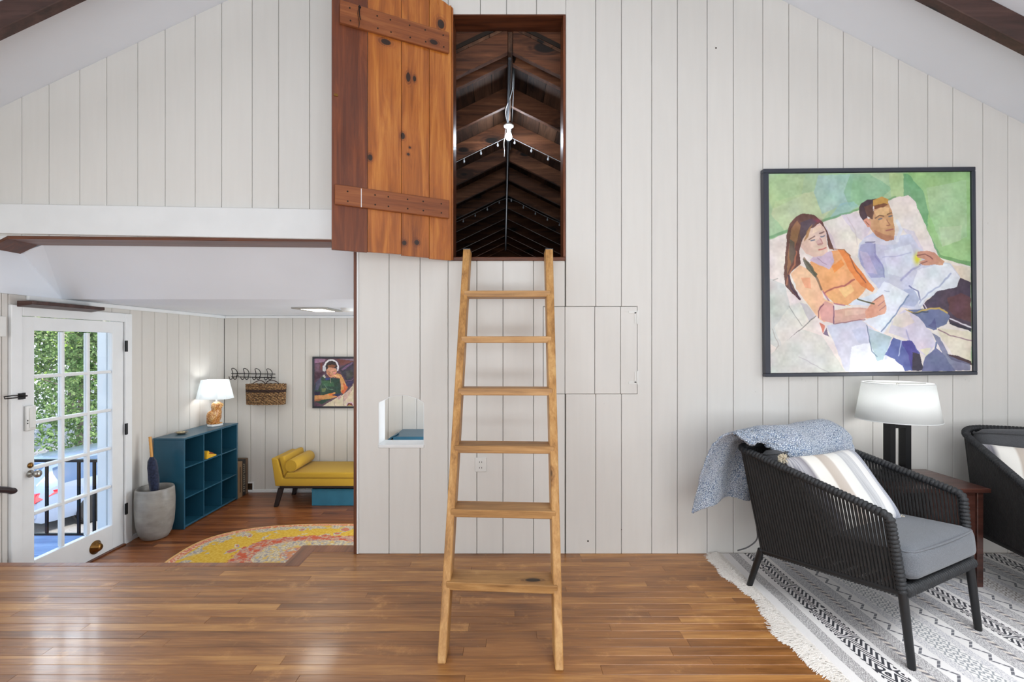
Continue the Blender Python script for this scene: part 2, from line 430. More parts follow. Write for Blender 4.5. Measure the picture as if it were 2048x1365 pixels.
# arch lining, sill of the pass-through
k = MB()
ar = arch(12); YF = WY+.0015; YR_ = Y1+.004
for (xa, za), (xb, zb) in zip(ar, ar[1:]): k.hexa([(xa, YF, za-.003), (xb, YF, zb-.003), (xb, YF, zb+.003), (xa, YF, za+.003)], [(xa, YR_, za-.003), (xb, YR_, zb-.003), (xb, YR_, zb+.003), (xa, YR_, za+.003)])
k.box(HX0-.001, HX0+.003, YF, YR_, HZ0, HZS-.001).box(HX1-.003, HX1+.001, YF, YR_, HZ0, HZS-.001)
k.out('arch_lining', W_TRIM, wall)
box('sill', W_TRIM, HX0-.002, HX1+.002, WY-.006, Y1+.01, HZ0-.022, HZ0+.001, wall, .004)
# header beam, reddish frame of the alcove opening
MB().prism([(XL+.002, 2.142), (-1.034, 2.098), (-1.034, 2.296), (XL+.002, 2.338)], WY-.032, WY-.001).out('beam', W_TRIM, wall, .003)
tr = thing('trim_1', kind='structure')
MB().prism([(-3.36, 2.108), (-1.032, 2.088), (-1.032, 2.108), (-3.36, 2.128)], WY-.006, Y1+.05).out('head_board', RBROWN, tr, .002)
MB().prism([(-3.487, 2.046), (-3.36, 2.108), (-3.36, 2.13), (-3.487, 2.066)], WY-.006, Y1+.05).out('corner_board', RBROWN, tr, .002)
MB().prism([(XL+.003, 2.062), (-3.36, 2.126), (-3.3, 2.134), (XL+.003, 2.145)], WY+.005, WY+.02).out('corner_filler', W_TRIM, tr)
box('side_board', RBROWNZ, b0-.022, b0-.001, WY-.004, Y1+.004, -.02, 2.09, tr)
box('corner_board', W_TRIM, b0, b0+.012, WY-.008, WY-.001, 0.002, 2.1, tr, .001)
# frame of the attic opening
fr = thing('trim_2', kind='structure')
box('head_board', RBROWN, OX0, OX1, WY-.004, WY+.165, OZ1-.008, OZ1-.0002, fr, .002)
box('sill_board', RBROWN, OX0, OX1, WY-.012, WY+.17, OZ0, PZ(515), fr, .003)
box('side_board', RBROWNZ, OX0, OX0+.006, WY-.006, WY+.165, PZ(515)+.001, OZ1-.009, fr, .001)
box('side_board', RBROWNZ, OX1-.016, OX1, WY-.006, WY+.165, PZ(515)+.001, OZ1-.009, fr, .002)
# access hatch flush in the boards
ht = thing('access_hatch', (0, 0, 0), label='flush white board hatch in the wall right of the ladder', cat='hatch')
hz0, hz1 = PZ(789)+.0025, PZ(613)-.0025
for a, b in ((1086, 1130), (1130, 1189.5), (1189.5, 1241), (1241, 1275)):
    box('plank', W_WALL, X_(a)+(.0028 if a == 1086 else G), X_(b)-(.0028 if b == 1275 else G), WY-.001, WY+.02, hz0, hz1, ht, .002)
for yy, sgn in ((625, 1), (766, -1)):
    h = MB(); z = PZ(yy); x = X_(1273.5)
    h.box(x-.055, x, WY-.005, WY-.0015, z-.008, z+.008); h.box(x-.016, x-.002, WY-.005, WY-.0015, z-sgn*.075, z)
    h.box(x+.002, x+.014, WY-.005, WY-.0015, z-sgn*.08, z+sgn*.012)
    h.tube([(x, WY-.005, z-sgn*.075), (x, WY-.005, z)], .0045, 8)
    h.out('hinge', WHITEP, ht)
# wall outlet
ou = thing('wall_outlet', (X_(961.5), WY, PZ(944)), label='white double outlet low on the board wall behind the ladder', cat='outlet')
MB().box(-.039, .039, -.007, -.0005, 0, .095).out('cover_plate', WHITEP, ou, .003)
for z in (.028, .066):
    MB().lathe([(.014, 0), (.014, .003)], (0, -.007, z), 20, rot=Matrix.Rotation(pi/2, 3, 'X')).out('socket', WHITEP, ou)
    q = MB()
    for s in (-1, 1): q.box(s*.007-.0016, s*.007+.0016, -.0108, -.0095, z-.004, z+.005)
    q.out('slot', DARKGAP, ou)

# main ceiling
ce = thing('ceiling', kind='structure')
MB().prism([(XL-.15, zL(XL-.15)), (XRIDGE, zL(XRIDGE)), (XRIDGE, zL(XRIDGE)+.12), (XL-.15, zL(XL-.15)+.12)], YB, Y1).out('ceiling_slope', W_CEIL, ce)
MB().prism([(XRIDGE, zL(XRIDGE)), (XR+.1, zR(XR+.1)), (XR+.1, zR(XR+.1)+.12), (XRIDGE, zL(XRIDGE)+.12)], YB, Y1).out('ceiling_slope', W_CEIL, ce)
for yb, d in ((2.60, .155), (1.15, .155), (-.3, .155), (-1.75, .155)):
    for fn, xa, xb in ((zL, XL+.01, XRIDGE-.003), (zR, XRIDGE+.003, XR-.01)):
        MB().prism([(xa, fn(xa)-d), (xb, fn(xb)-d), (xb, fn(xb)-.001), (xa, fn(xa)-.001)], yb, yb+.062).out('rafter', BROWN, ce, .004)
# side and rear walls
MB().prism([(YB, AF), (WY+.0005, AF), (WY+.0005, 2.05), (WY+.03, 2.05), (WY+.03, zL(XL)), (YB, zL(XL))], XL-.12, XL, 'yz').out('wall_left_front', W_WALL, None, kind='structure')
MB().prism([(YB, 0), (Y1, 0), (Y1, zR(XR)), (YB, zR(XR))], XR, XR+.12, 'yz').out('wall_right', W_WALL, None, kind='structure')
k = MB(); k.prism([(XL-.12, -.4), (XR+.12, -.4), (XR+.12, zR(XR)), (XRIDGE, zL(XRIDGE)), (XL-.12, zL(XL))], YB-.12, YB)
k.out('wall_back', W_WALL, None, kind='structure')

# ------------------------------------------------------------------ floors
EY = 3.04; JX = -1.437; EY2 = 3.317
fl = thing('floor', kind='structure')
box('subfloor', DARKGAP, XL, XR, YB, EY-.01, -.12, -.0225, fl, 0)
box('subfloor', DARKGAP, JX+.02, XR, EY-.01, WY+.03, -.12, -.0225, fl, 0)
box('floorboard_field', FLOORM, XL+.002, XR-.002, YB, .598, -.022, 0, fl, 0, kind='stuff')
y = .6; row = 0; bw = .0615
rr = random.Random(3)
while y < EY-.086:
    x = XL+.002-rr.random()*.9; 
    while x < XR:
        L = rr.choice([.7, .95, 1.2, 1.5, 1.9]); x1 = min(x+L, XR-.003); x0 = max(x, XL+.003)
        if x1-x0 > .03: box('floorboard', FLOORM, x0+.0004, x1-.0004, y+.0005, y+bw-.0005, -.022, rr.uniform(-.0003, .0003), fl, .0009)
        x += L
    y += bw
ylast = y
box('nosing_board', FLOORE, XL+.003, JX-.002, ylast+.0006, EY+.012, -.028, .001, fl, .004)
y = ylast
while y < WY-.004:
    x = JX+.10
    y1 = min(y+bw, WY+.02)
    while x < XR:
        L = rr.choice([.7, 1.1, 1.4, 1.8]); x1 = min(x+L, XR-.003)
        box('floorboard', FLOORM, x+.0004, x1-.0004, y+.0005, y1-.0005, -.022, rr.uniform(-.0003, .0003), fl, .0009); x += L
    y = y1
box('nosing_board', FLOORE, JX-.012, JX+.0985, ylast+.0006, EY2, -.028, .001, fl, .004)
box('nosing_board', FLOORE, JX+.0995, b0-.022, WY+.021, EY2, -.028, .001, fl, .004)
box('floorboard', FLOORM, JX+.0995, b0-.022, y+.0005, WY+.0205, -.022, 0, fl, 0) if y < WY+.02 else None
box('riser', RBROWN, XL+.003, JX, EY-.03, EY-.01, AF, -.03, fl, 0)
box('riser', RBROWN, JX, JX+.02, EY-.01, EY2-.02, AF, -.03, fl, 0)
box('riser', RBROWN, JX+.02, b0, EY2-.03, EY2-.012, AF, -.03, fl, 0)
box('stair_tread', FLOORE, XL+.003, JX-.01, EY, EY+.26, -.225, -.2, fl, .004)
box('riser', RBROWN, XL+.003, JX-.01, EY+.22, EY+.24, AF, -.226, fl, 0)
fa = thing('floor_alcove', kind='structure')
AXR = .9
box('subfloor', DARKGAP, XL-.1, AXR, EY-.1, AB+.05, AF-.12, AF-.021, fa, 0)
y = EY+.02
while y < AB-.004:
    x = XL+.001-rr.random()*.9; y1 = min(y+bw, AB-.001)
    while x < AXR:
        L = rr.choice([.9, 1.3, 1.7, 2.2]); x1 = min(x+L, AXR); x0 = max(x, XL+.001)
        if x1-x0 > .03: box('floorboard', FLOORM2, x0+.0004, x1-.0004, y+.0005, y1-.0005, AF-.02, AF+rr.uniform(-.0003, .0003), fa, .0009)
        x += L
    y = y1

# ------------------------------------------------------------------ alcove walls
aw = thing('wall_alcove_back', kind='structure')
seams = [448, 475, 501, 530, 556, 585, 610, 639.5, 668.5, 694, 723, 749, 776, 804.5, 833, 859, 888, 917, 943, 972, 1000, 1028, 1056, 1084, 1112, 1140, 1168]
for a, b in zip(seams, seams[1:]):
    x0, x1 = max(PX(a, AB), XL)+.002, PX(b, AB)-.002
    box('plank', W_ALC, x0, min(x1, AXR), AB, AB+.02, AF, AC, aw, .003)
box('wall_backing', GAP, XL-.12, AXR, AB+.022, AB+.1, AF-.1, AC+.05, aw, 0)
al = thing('wall_left', kind='structure')
DY0, DY1 = 3.302, 4.357          # outer edges of the door casing
DH = EYE+.281                    # top of the casing
YS = [3.18, 3.26, 3.302, 3.44, 3.62, 3.80, 3.98, 4.16, 4.36, 4.50, 4.66, 4.83, 5.0, 5.17, 5.34, 5.51, 5.66, 5.79]
for a, b in zip(YS, YS[1:]):
    z0 = AF if (a >= DY1 or b <= DY0) else DH
    bb = [(a+.002, AF if b <= DY0+.02 or a >= DY1-.02 else DH-.01), (b-.002, AF if b <= DY0+.02 or a >= DY1-.02 else DH-.01), (b-.002, AC), (a+.002, AC)]
    plank(bb, al, XL-.02, XL, W_ALC, .003, plane='yz')
k = MB(); k.prism([(3.18, AF), (3.36, AF), (3.36, 2.4), (3.18, 2.4)], XL-.12, XL-.022, 'yz'); k.prism([(3.361, AC), (3.8, AC), (3.8, 2.4), (3.361, 2.4)], XL-.12, XL-.022, 'yz')
k.prism([(3.36, DH-.05), (4.29, DH-.05), (4.29, AC), (3.36, AC)], XL-.12, XL-.022, 'yz')
k.prism([(4.29, AF), (AB, AF), (AB, AC), (4.29, AC)], XL-.12, XL-.022, 'yz'); k.out('wall_backing', GAP, al)
MB().box(AXR, AXR+.1, Y1, AB+.1, AF, AC).out('wall_alcove_right', W_ALC, None, kind='structure')
# alcove ceiling: flat part, slope up to the header, side facet
k = MB()
A_ = (-3.33, 3.384, 2.112); B_ = (-3.36, 3.70, AC); bx = b0+.004
k.add([(-3.36, 3.70, AC), (bx, 3.70, AC), (bx, Y1, AC), (AXR, Y1, AC), (AXR, AB+.1, AC), (XL-.1, AB+.1, AC), (XL-.1, 3.70, AC)], [(0, 1, 2, 3, 4, 5, 6)])
k.add([A_, (bx, 3.384, 2.092), (bx, 3.70, AC), B_], [(0, 1, 2, 3)])
k.add([A_, B_, (XL, 3.70, AC)], [(0, 1, 2)]); k.add([A_, (XL, 3.70, AC), (XL, 3.384, 2.06)], [(0, 1, 2)])
k.add([(bx, 3.384, 2.092), (bx, 3.70, AC), (bx, Y1, AC), (bx, Y1, 2.09)], [(0, 1, 2, 3)])
k.add([(XL, 3.18, AC), (XL, 3.70, AC), (XL, 3.384, 2.06), (XL, 3.18, 2.045)], [(0, 1, 2, 3)])
co = k.out('ceiling_alcove', W_CEIL, None, kind='structure')
box('trim_3', W_TRIM, XL, XL+.022, 3.42, AB-.001, AC-.035, AC-.001, None, .004, kind='structure')
box('trim_4', W_TRIM, XL+.022, AXR, AB-.02, AB-.001, AC-.03, AC-.001, None, .004, kind='structure')
box('baseboard_back', W_TRIM, XL+.02, AXR, AB-.014, AB-.001, AF, AF+.035, None, .004, kind='structure')
box('baseboard_left', W_TRIM, XL, XL+.014, DY1+.002, AB-.015, AF, AF+.045, None, .004, kind='structure')

# ------------------------------------------------------------------ glazed door and casing
dr = thing('door_1', kind='structure')
cas = .085
box('casing', W_TRIM, XL-.01, XL+.022, DY0, DY0+.075, AF, DH, dr, .004)
box('casing', W_TRIM, XL-.01, XL+.022, DY1-.075, DY1, AF, DH, dr, .004)
box('casing', W_TRIM, XL-.01, XL+.022, DY0+.0755, DY1-.0755, DH-.075, DH, dr, .004)
sy0, sy1, sz0, sz1 = 3.381, 4.274, AF+.012, EYE+.203
gy0, gy1, gz0, gz1 = 3.482, 4.152, EYE-1.573, EYE+.099
DX0, DX1 = XL-.038, XL+.006
box('jamb', W_TRIM, XL-.14, XL-.011, DY0+.05, DY0+.078, AF, DH-.07, dr, 0)
box('jamb', W_TRIM, XL-.14, XL-.011, DY1-.078, DY1-.05, AF, DH-.07, dr, 0)
box('storm_frame', W_TRIM, XL-.17, XL-.09, 4.205, 4.278, AF+.01, DH-.08, dr, .003)
box('threshold', RBROWN, XL-.12, XL+.03, DY0+.08, DY1-.08, AF-.001, AF+.011, dr, .002)
k = MB(); k.box(DX0, DX1, sy0, gy0-.006, sz0, sz1).box(DX0, DX1, gy1+.006, sy1, sz0, sz1).box(DX0, DX1, gy0-.006, gy1+.006, gz1+.006, sz1).box(DX0, DX1, gy0-.006, gy1+.006, sz0, gz0-.006)
k.out('door_frame', W_TRIM, dr, .002)
cw, ch = (gy1-gy0)/3, (gz1-gz0)/5
for i in range(1, 3): box('mullion', W_TRIM, DX0+.004, DX1-.002, gy0+cw*i-.013, gy0+cw*i+.013, gz0, gz1, dr, .005)
for j in range(1, 5): box('muntin', W_TRIM, DX0+.005, DX1-.003, gy0, gy1, gz0+ch*j-.013, gz0+ch*j+.013, dr, .005)
for i in range(3):
    for j in range(5):
        box('pane', GLASS, XL-.018, XL-.014, gy0+cw*i+(.013 if i else 0), gy0+cw*(i+1)-(.013 if i < 2 else 0), gz0+ch*j+(.013 if j else 0), gz0+ch*(j+1)-(.013 if j < 4 else 0), dr, 0)
for z in (EYE-.012, EYE-.76, EYE-1.48):
    k = MB().box(XL+.0225, XL+.028, 4.268, 4.30, z-.05, z+.05); k.tube([(XL+.03, 4.279, z-.05), (XL+.03, 4.279, z+.05)], .007, 8)
    k.out('hinge', BLACKM, dr, .001)
kx = DX1
k = MB(); R90 = Matrix.Rotation(pi/2, 3, 'Y')
k.lathe([(.026, 0), (.027, .004), (.012, .012), (.010, .03), (.022, .042), (.028, .052), (.026, .064), (.012, .072)], (kx, 3.445, EYE-.936), 20, rot=R90); k.out('knob', STEEL, dr, smooth=True)
MB().lathe([(.020, 0), (.021, .006), (.012, .012), (.010, .014)], (kx, 3.445, EYE-.905+.03), 20, rot=R90).out('deadbolt', BRASS, dr, smooth=True)
MB().lathe([(.055, 0), (.056, .006), (.046, .010), (.047, .016), (.036, .024), (.030, .040), (.022, .048), (.004, .050)], (kx, 3.985, EYE-1.70), 24, rot=R90).out('round_brass_cover', BRASS, dr, smooth=True)
k = MB().box(kx, kx+.02, 3.40, 3.47, EYE-.62, EYE-.44); k.out('keypad_lock', WHITEP, dr, .006, seg=2)
k = MB().box(kx+.02, kx+.026, 3.42, 3.463, EYE-.60, EYE-.458); k.out('lock_cover', WHITEP, dr, .002)
k = MB()
for z in (EYE-.565, EYE-.545): k.box(kx+.0205, kx+.0215, 3.404, 3.411, z-.005, z+.005)
k.out('lock_button', BLACKM, dr)
k = MB(); z = EYE-.365
k.box(kx, kx+.012, 3.388, 3.402, z-.022, z+.022); k.box(XL+.022, XL+.034, 3.345, 3.372, z-.022, z+.022); k.tube([(XL+.04, 3.37, z-.003), (XL+.045, 3.30, z-.005), (XL+.04, 3.24, z-.004), (XL+.036, 3.24, z+.01), (XL+.04, 3.30, z+.012), (XL+.04, 3.36, z+.005)], .004, 6); k.tube([(XL+.028, 3.36, z), (kx+.03, 3.395, z)], .006, 6)
k.out('door_latch', BLACKM, dr)
k = MB().box(XL+.001, XL+.030, 3.205, 3.262, EYE+.055, EYE+.195); k.out('white_switch_box', WHITEP, None, .004, label='white wall box at the left edge beside the glazed door', cat='switch', base=True)
k = MB(); k.prism([(XL+.022, EYE+.268), (XL+.135, EYE+.285), (XL+.135, EYE+.31), (XL+.022, EYE+.31)], 3.335, 3.93, 'xz'); k.out('wood_shelf_board', BROWN, None, .003, label='dark wood plank mounted across the top of the glazed door', cat='shelf', base=True)
# stair handrail on the left wall
k = MB(); pth = cr([(XL+.07, 2.2, .85), (XL+.07, 2.7, .62), (XL+.07, 3.1, .46), (XL+.07, 3.22, .415), (XL+.068, 3.262, .395), (XL+.066, 3.285, .40)], 6)
hr = thing('handrail', (XL+.07, 2.6, 0), label='short dark wooden handrail end at the left edge of the picture', cat='handrail')
MB().tube(pth, [.022]*(len(pth)-4)+[.021, .018, .012, .006], 12).out('rail', plain('handrail_wood', (44, 34, 40), .3), hr, smooth=True, world=True)
for yy, zz in ((2.4, .757), (3.0, .50)): MB().tube([(XL, yy, zz-.07), (XL+.05, yy, zz-.06), (XL+.07, yy, zz-.02)], .006, 8).out('bracket', BLACKM, hr, world=True)
# ------------------------------------------------------------------ attic behind the opening
def yaw(o, a=.0155):
    o.rotation_euler = (0, 0, a); WM[o.name] = Matrix.Translation(o.location) @ Matrix.Rotation(a, 4, 'Z'); return o
at = yaw(thing('attic_roof', (-.004, 3.5, 0), kind='structure'))
HA = EYE+2.07; SA = .489; LX = 1.5
ca = cos(math.atan(SA)); RD = .145
sheath0 = HA+RD/ca
for kf in range(-1, 12):
    yk = .61*kf-.02
    if kf < 0: yk = -.16+.0
    for s in (-1, 1):
        x0 = s*.018; x1 = s*LX
        MB().prism([(x0, HA-abs(x0)*SA), (x1, HA-LX*SA), (x1, HA-LX*SA+RD/ca), (x0, HA-abs(x0)*SA+RD/ca)], yk, yk+.045).out('rafter', ATTIC, at, .003)
MB().box(-.016, .016, -.15, 6.9, HA-.005, sheath0-.01).out('ridge_beam', ATTICB, at, .002)
for s in (-1, 1):
    u = .02
    j = 0
    while u < LX/ca:
        wb = .165+.02*((j*7) % 3-1); a, b = u, min(u+wb-.006, LX/ca+.1)
        xa, xb = s*a*ca, s*b*ca; za, zb = sheath0-a*SA*ca, sheath0-b*SA*ca
        MB().prism([(xa, za), (xb, zb), (xb, zb+.022), (xa, za+.022)], -.16, 6.95).out('roof_board', ATTICB, at)
        u += wb; j += 1
MB().prism([(-LX-.1, 1.9), (LX+.1, 1.9), (LX+.1, sheath0-LX*SA), (0, sheath0+.1), (-LX-.1, sheath0-LX*SA)], 6.96, 7.0).out('gable_end', ATTIC, at)
MB().prism([(0, sheath0+.03), (LX+.2, sheath0+.03-(LX+.2)*SA), (LX+.2, sheath0+.06-(LX+.2)*SA), (0, sheath0+.06), (-LX-.2, sheath0+.06-(LX+.2)*SA), (-LX-.2, sheath0+.03-(LX+.2)*SA)], -.16, 7.0).out('roof_deck', DARKGAP, at)
MB().prism([(-.62, sheath0+.01-.62*SA), (0, sheath0+.01), (.62, sheath0+.01-.62*SA), (.62, 3.9), (-.62, 3.9)], -.152, -.135).out('gable_board', ATTIC, at)
box('attic_floor', ATTICB, -LX-.1, LX+.1, .26, 7.0, 1.82, 1.92, at, 0)
box('attic_floor', ATTICB, -.98, LX+.1, -.14, .259, 1.82, 1.92, at, 0)
for s in (-1, 1): box('knee_wall', ATTICB, s*(LX+.0) if s > 0 else -LX-.04, LX+.04 if s > 0 else -LX, -.13 if s > 0 else .26, 7.0, 1.92, HA-LX*SA+.2, at, 0)
# bulb with porcelain holder, pull cord
BX, BY = -.016, 4.42
fx = thing('bulb_fixture', (BX, BY, HA-.03), label='glowing bare bulb in white porcelain holder under the attic ridge', cat='light bulb')
MB().lathe([(.012, .03), (.048, .0), (.046, -.012), (.022, -.024), (.019, -.05), (.018, -.052)], (0, 0, 0), 24).out('lamp_holder', WHITEP, fx, smooth=True)
MB().lathe([(.012, -.05), (.014, -.06), (.024, -.08), (.03, -.10), (.026, -.122), (.012, -.134), (.001, -.136)], (0, 0, 0), 20).out('bulb', emis('bulb_glow', (.86, .92, 1), 30), fx, smooth=True)
MB().tube(cr([(-.03, -.02, -.01), (-.034, -.024, -.1), (-.045, -.03, -.18), (-.04, -.03, -.25), (-.043, -.03, -.3)], 4), .0018, 5).out('pull_cord', WHITEP, fx)
light('attic_bulb', 'POINT', (BX, BY-.06, HA-.20), 6, (.82, .90, 1), radius=.035)
light('attic_far_window', 'AREA', (-.1, 10.1, 2.3), 5, (.9, .95, 1), (-.1, 8, 3.2), .8, .5)
# cables and conduit
def wrl(x, y, z): return (x-.0155*(y-3.5), y, z)
cb = MB()
cb.tube(cr([wrl(.03, 3.36, HA+.03), wrl(.022, 3.55, HA-.012), wrl(.02, 3.8, HA-.015), wrl(.0, 3.95, HA-.02), wrl(-.03, 4.1, HA-.03), wrl(-.028, 4.25, HA-.028), wrl(-.008, 4.40, HA-.02)], 5), .006, 6)
cb.tube(cr([wrl(.035, 3.36, HA+.03), wrl(.03, 3.8, HA-.012), wrl(.028, 4.3, HA-.012), wrl(.02, 5.0, HA-.015)], 4), .004, 6)
cb.out('electric_cable', BLACKM, None, base=True, label='black electric cable running along the attic ridge to the bulb', cat='cable')
MB().tube([wrl(-.008, 3.40, HA-.02), wrl(-.012, 4.36, HA-.02)], .011, 8).out('metal_strip', GALV, None, base=True, label='grey metal conduit on the ridge in front of the bulb', cat='conduit')
MB().tube([wrl(-.004, 4.75, HA-.03), wrl(-.004, 6, HA-.03), wrl(-.004, 7.4, HA-.035), wrl(-.002, 10.2, HA-.03)], .016, 10).out('conduit_pipe', GALV, None, base=True, label='long grey conduit pipe along the ridge behind the bulb', cat='conduit')
# string lights under two rafter pairs
CLR = plain('clear_bulb', (196, 200, 206), .15)
WIRE = plain('white_wire', (186, 188, 190), .5)
for k_, (yk, sag, lab) in enumerate(((4.66, .0, 'string of small clear bulbs tacked under the rafters right behind the glowing bulb'), (6.52, .05, 'farther sagging string of small clear bulbs deep in the attic'))):
    st = thing('string_lights', wrl(0, yk, HA-.02), label=lab, cat='string lights', group='string lights in the attic')
    pts = []
    for i in range(-16, 17):
        t = i/16*1.25; h = -abs(t)*SA-.005-sag*abs(sin(t*3.4))*.5-(.03*(1-min(1, abs(t)*8)) if k_ else 0)
        pts.append((t, 0, h))
    MB().tube(pts, .0028, 5).out('wire', WIRE, st)
    bb = None
    n = 7
    for i in range(-n, n+1):
        t = (i+.35)*.165; z = -abs(t)*SA-.008-sag*abs(sin(t*3.4))*.5
        if bb is None:
            bb = MB().lathe([(.004, 0), (.005, -.014), (.0095, -.022), (.0115, -.032), (.008, -.042), (.001, -.046)], (0, 0, 0), 8).out('bulb', CLR, st, smooth=True, loc=(t, 0, z))
        else: instance(bb, 'bulb', st, (t, 0, z))

# ------------------------------------------------------------------ attic door, swung open
dd = thing('attic_door', (-.388, 3.165, 0), math.radians(205.6), label='open ledged pine door with knots hanging beside the attic opening', cat='door')
edges = [0.0, .012, .163, .343, .55, .757]
zb0 = [1.962, 1.958, 1.964, 1.972, 1.966]; zt0 = [3.63, 3.665, 3.69, 3.70, 3.70]
for i in range(5):
    a, b = edges[i]+.0012, edges[i+1]-.0012
    m = PINE_D if i == 4 else PINE_L
    if i == 0: a = edges[0]; b = edges[1]-.0005
    pts = [(a, zb0[i]), (b, zb0[i]+rng.uniform(-.003, .003)), (b, zt0[i]+.008), (a, zt0[i])]
    if i == 1: pts = [(a, zb0[i]), (b, zb0[i]), (b, 3.70), (.13, 3.69), (.115, 3.668), (.06, 3.655), (.03, 3.64), (a, 3.645)]
    MB().prism(pts, 0, .022).out('board' if i else 'edge_strip', m, dd, .0018)
for za, zb in ((3.312, 3.452), (2.228, 2.352)):
    bt = MB().prism([(.035, za), (.712 if za > 3 else .74, za+.004), (.712 if za > 3 else .74, zb), (.035, zb-.004)], .0225, .043).out('batten', PINE_B, dd, .003)
    k = MB()
    for x in (.08, .2, .3, .42, .5, .66):
        for z in (za+.03, zb-.035): k.lathe([(.005, .0), (.004, .003)], (x+.01*sin(z*90), .043, z), 8, rot=Matrix.Rotation(-pi/2, 3, 'X'))
    k.out('nail', DARKGAP, bt)
MB().box(.5885, .5925, .0435, .0438, 2.232, 2.345).out('paint_line', W_TRIM, dd)
k = MB(); k.tube(cr([(.60, .045, 3.44), (.60, .056, 3.43), (.604, .06, 3.40), (.60, .056, 3.37), (.596, .05, 3.36)], 4), .003, 6); k.tube(cr([(.605, .05, 3.435), (.612, .054, 3.39), (.603, .05, 3.34), (.607, .05, 3.31)], 4), .0018, 5); k.lathe([(.009, 0), (.006, .006)], (.60, .043, 3.44), 12, rot=Matrix.Rotation(-pi/2, 3, 'X'))
k.out('hook', BLACKM, dd)
MB().box(.722, .745, .022, .027, 2.88, 2.895).out('latch_plate', BRASS, dd, .001)
for z in (2.2, 3.4): MB().tube([(0, .0, z-.04), (0, .0, z+.04)], .006, 8).out('hinge', BLACKM, dd)

for (x, y, r_) in ((1432, 96, .006), (1176, 1083, .006), (893, 205, .003), (1243, 1060, .003)):
    MB().lathe([(r_, 0), (r_*.8, .002)], (X_(x), WY+.0004, PZ(y)), 10, rot=Matrix.Rotation(pi/2, 3, 'X')).out('nail_hole', DARKGAP, wall)

# ------------------------------------------------------------------ ladder
ld = thing('ladder', (-.03, 2.35, 0), label='wooden step ladder of six treads leaning on the attic sill', cat='ladder')
def fy(z, side): return (2.078 if side < 0 else 2.035)+(3.03-(2.078 if side < 0 else 2.035))*z/1.996
def sx(z, side):
    t = z/1.996
    return ((-.321+(-.303+.321)*t, -.284+(-.259+.284)*t) if side < 0 else (.192+.031*t, .228+.043*t))
for side in (-1, 1):
    zt = 2.012; k = MB(); dp = .135
    b = [(sx(0, side)[0], fy(0, side), 0), (sx(0, side)[1], fy(0, side), 0), (sx(0, side)[1], fy(0, side)+dp, 0), (sx(0, side)[0], fy(0, side)+dp, 0)]
    t = [(sx(zt, side)[0], fy(zt, side), zt), (sx(zt, side)[1], fy(zt, side), zt), (sx(zt, side)[1], fy(zt, side)+dp, zt), (sx(zt, side)[0], fy(zt, side)+dp, zt)]
    k.hexa(b, t).out('side_rail', LADDER, ld, .004, world=True)
    k = MB(); k.box(sx(zt, side)[0]-.001, sx(zt, side)[1]+.001, fy(zt, side)+.002, fy(zt, side)+dp-.002, zt-.0005, zt+.003).out('rail_cap', GALV, ld, world=True)
for zt in (.296, .586, .872, 1.159, 1.449, 1.7295):
    x0 = sum(sx(zt, -1))/2; x1 = sum(sx(zt, 1))/2; f0 = fy(zt, -1)-.012; f1 = fy(zt, 1)-.012; th = .038; dp = .135
    MB().hexa([(x0, f0, zt-th), (x1, f1, zt-th), (x1, f1+dp, zt-th), (x0, f0+dp, zt-th)], [(x0, f0, zt), (x1, f1, zt), (x1, f1+dp, zt), (x0, f0+dp, zt)]).out('step', LADDERX, ld, .003, world=True)

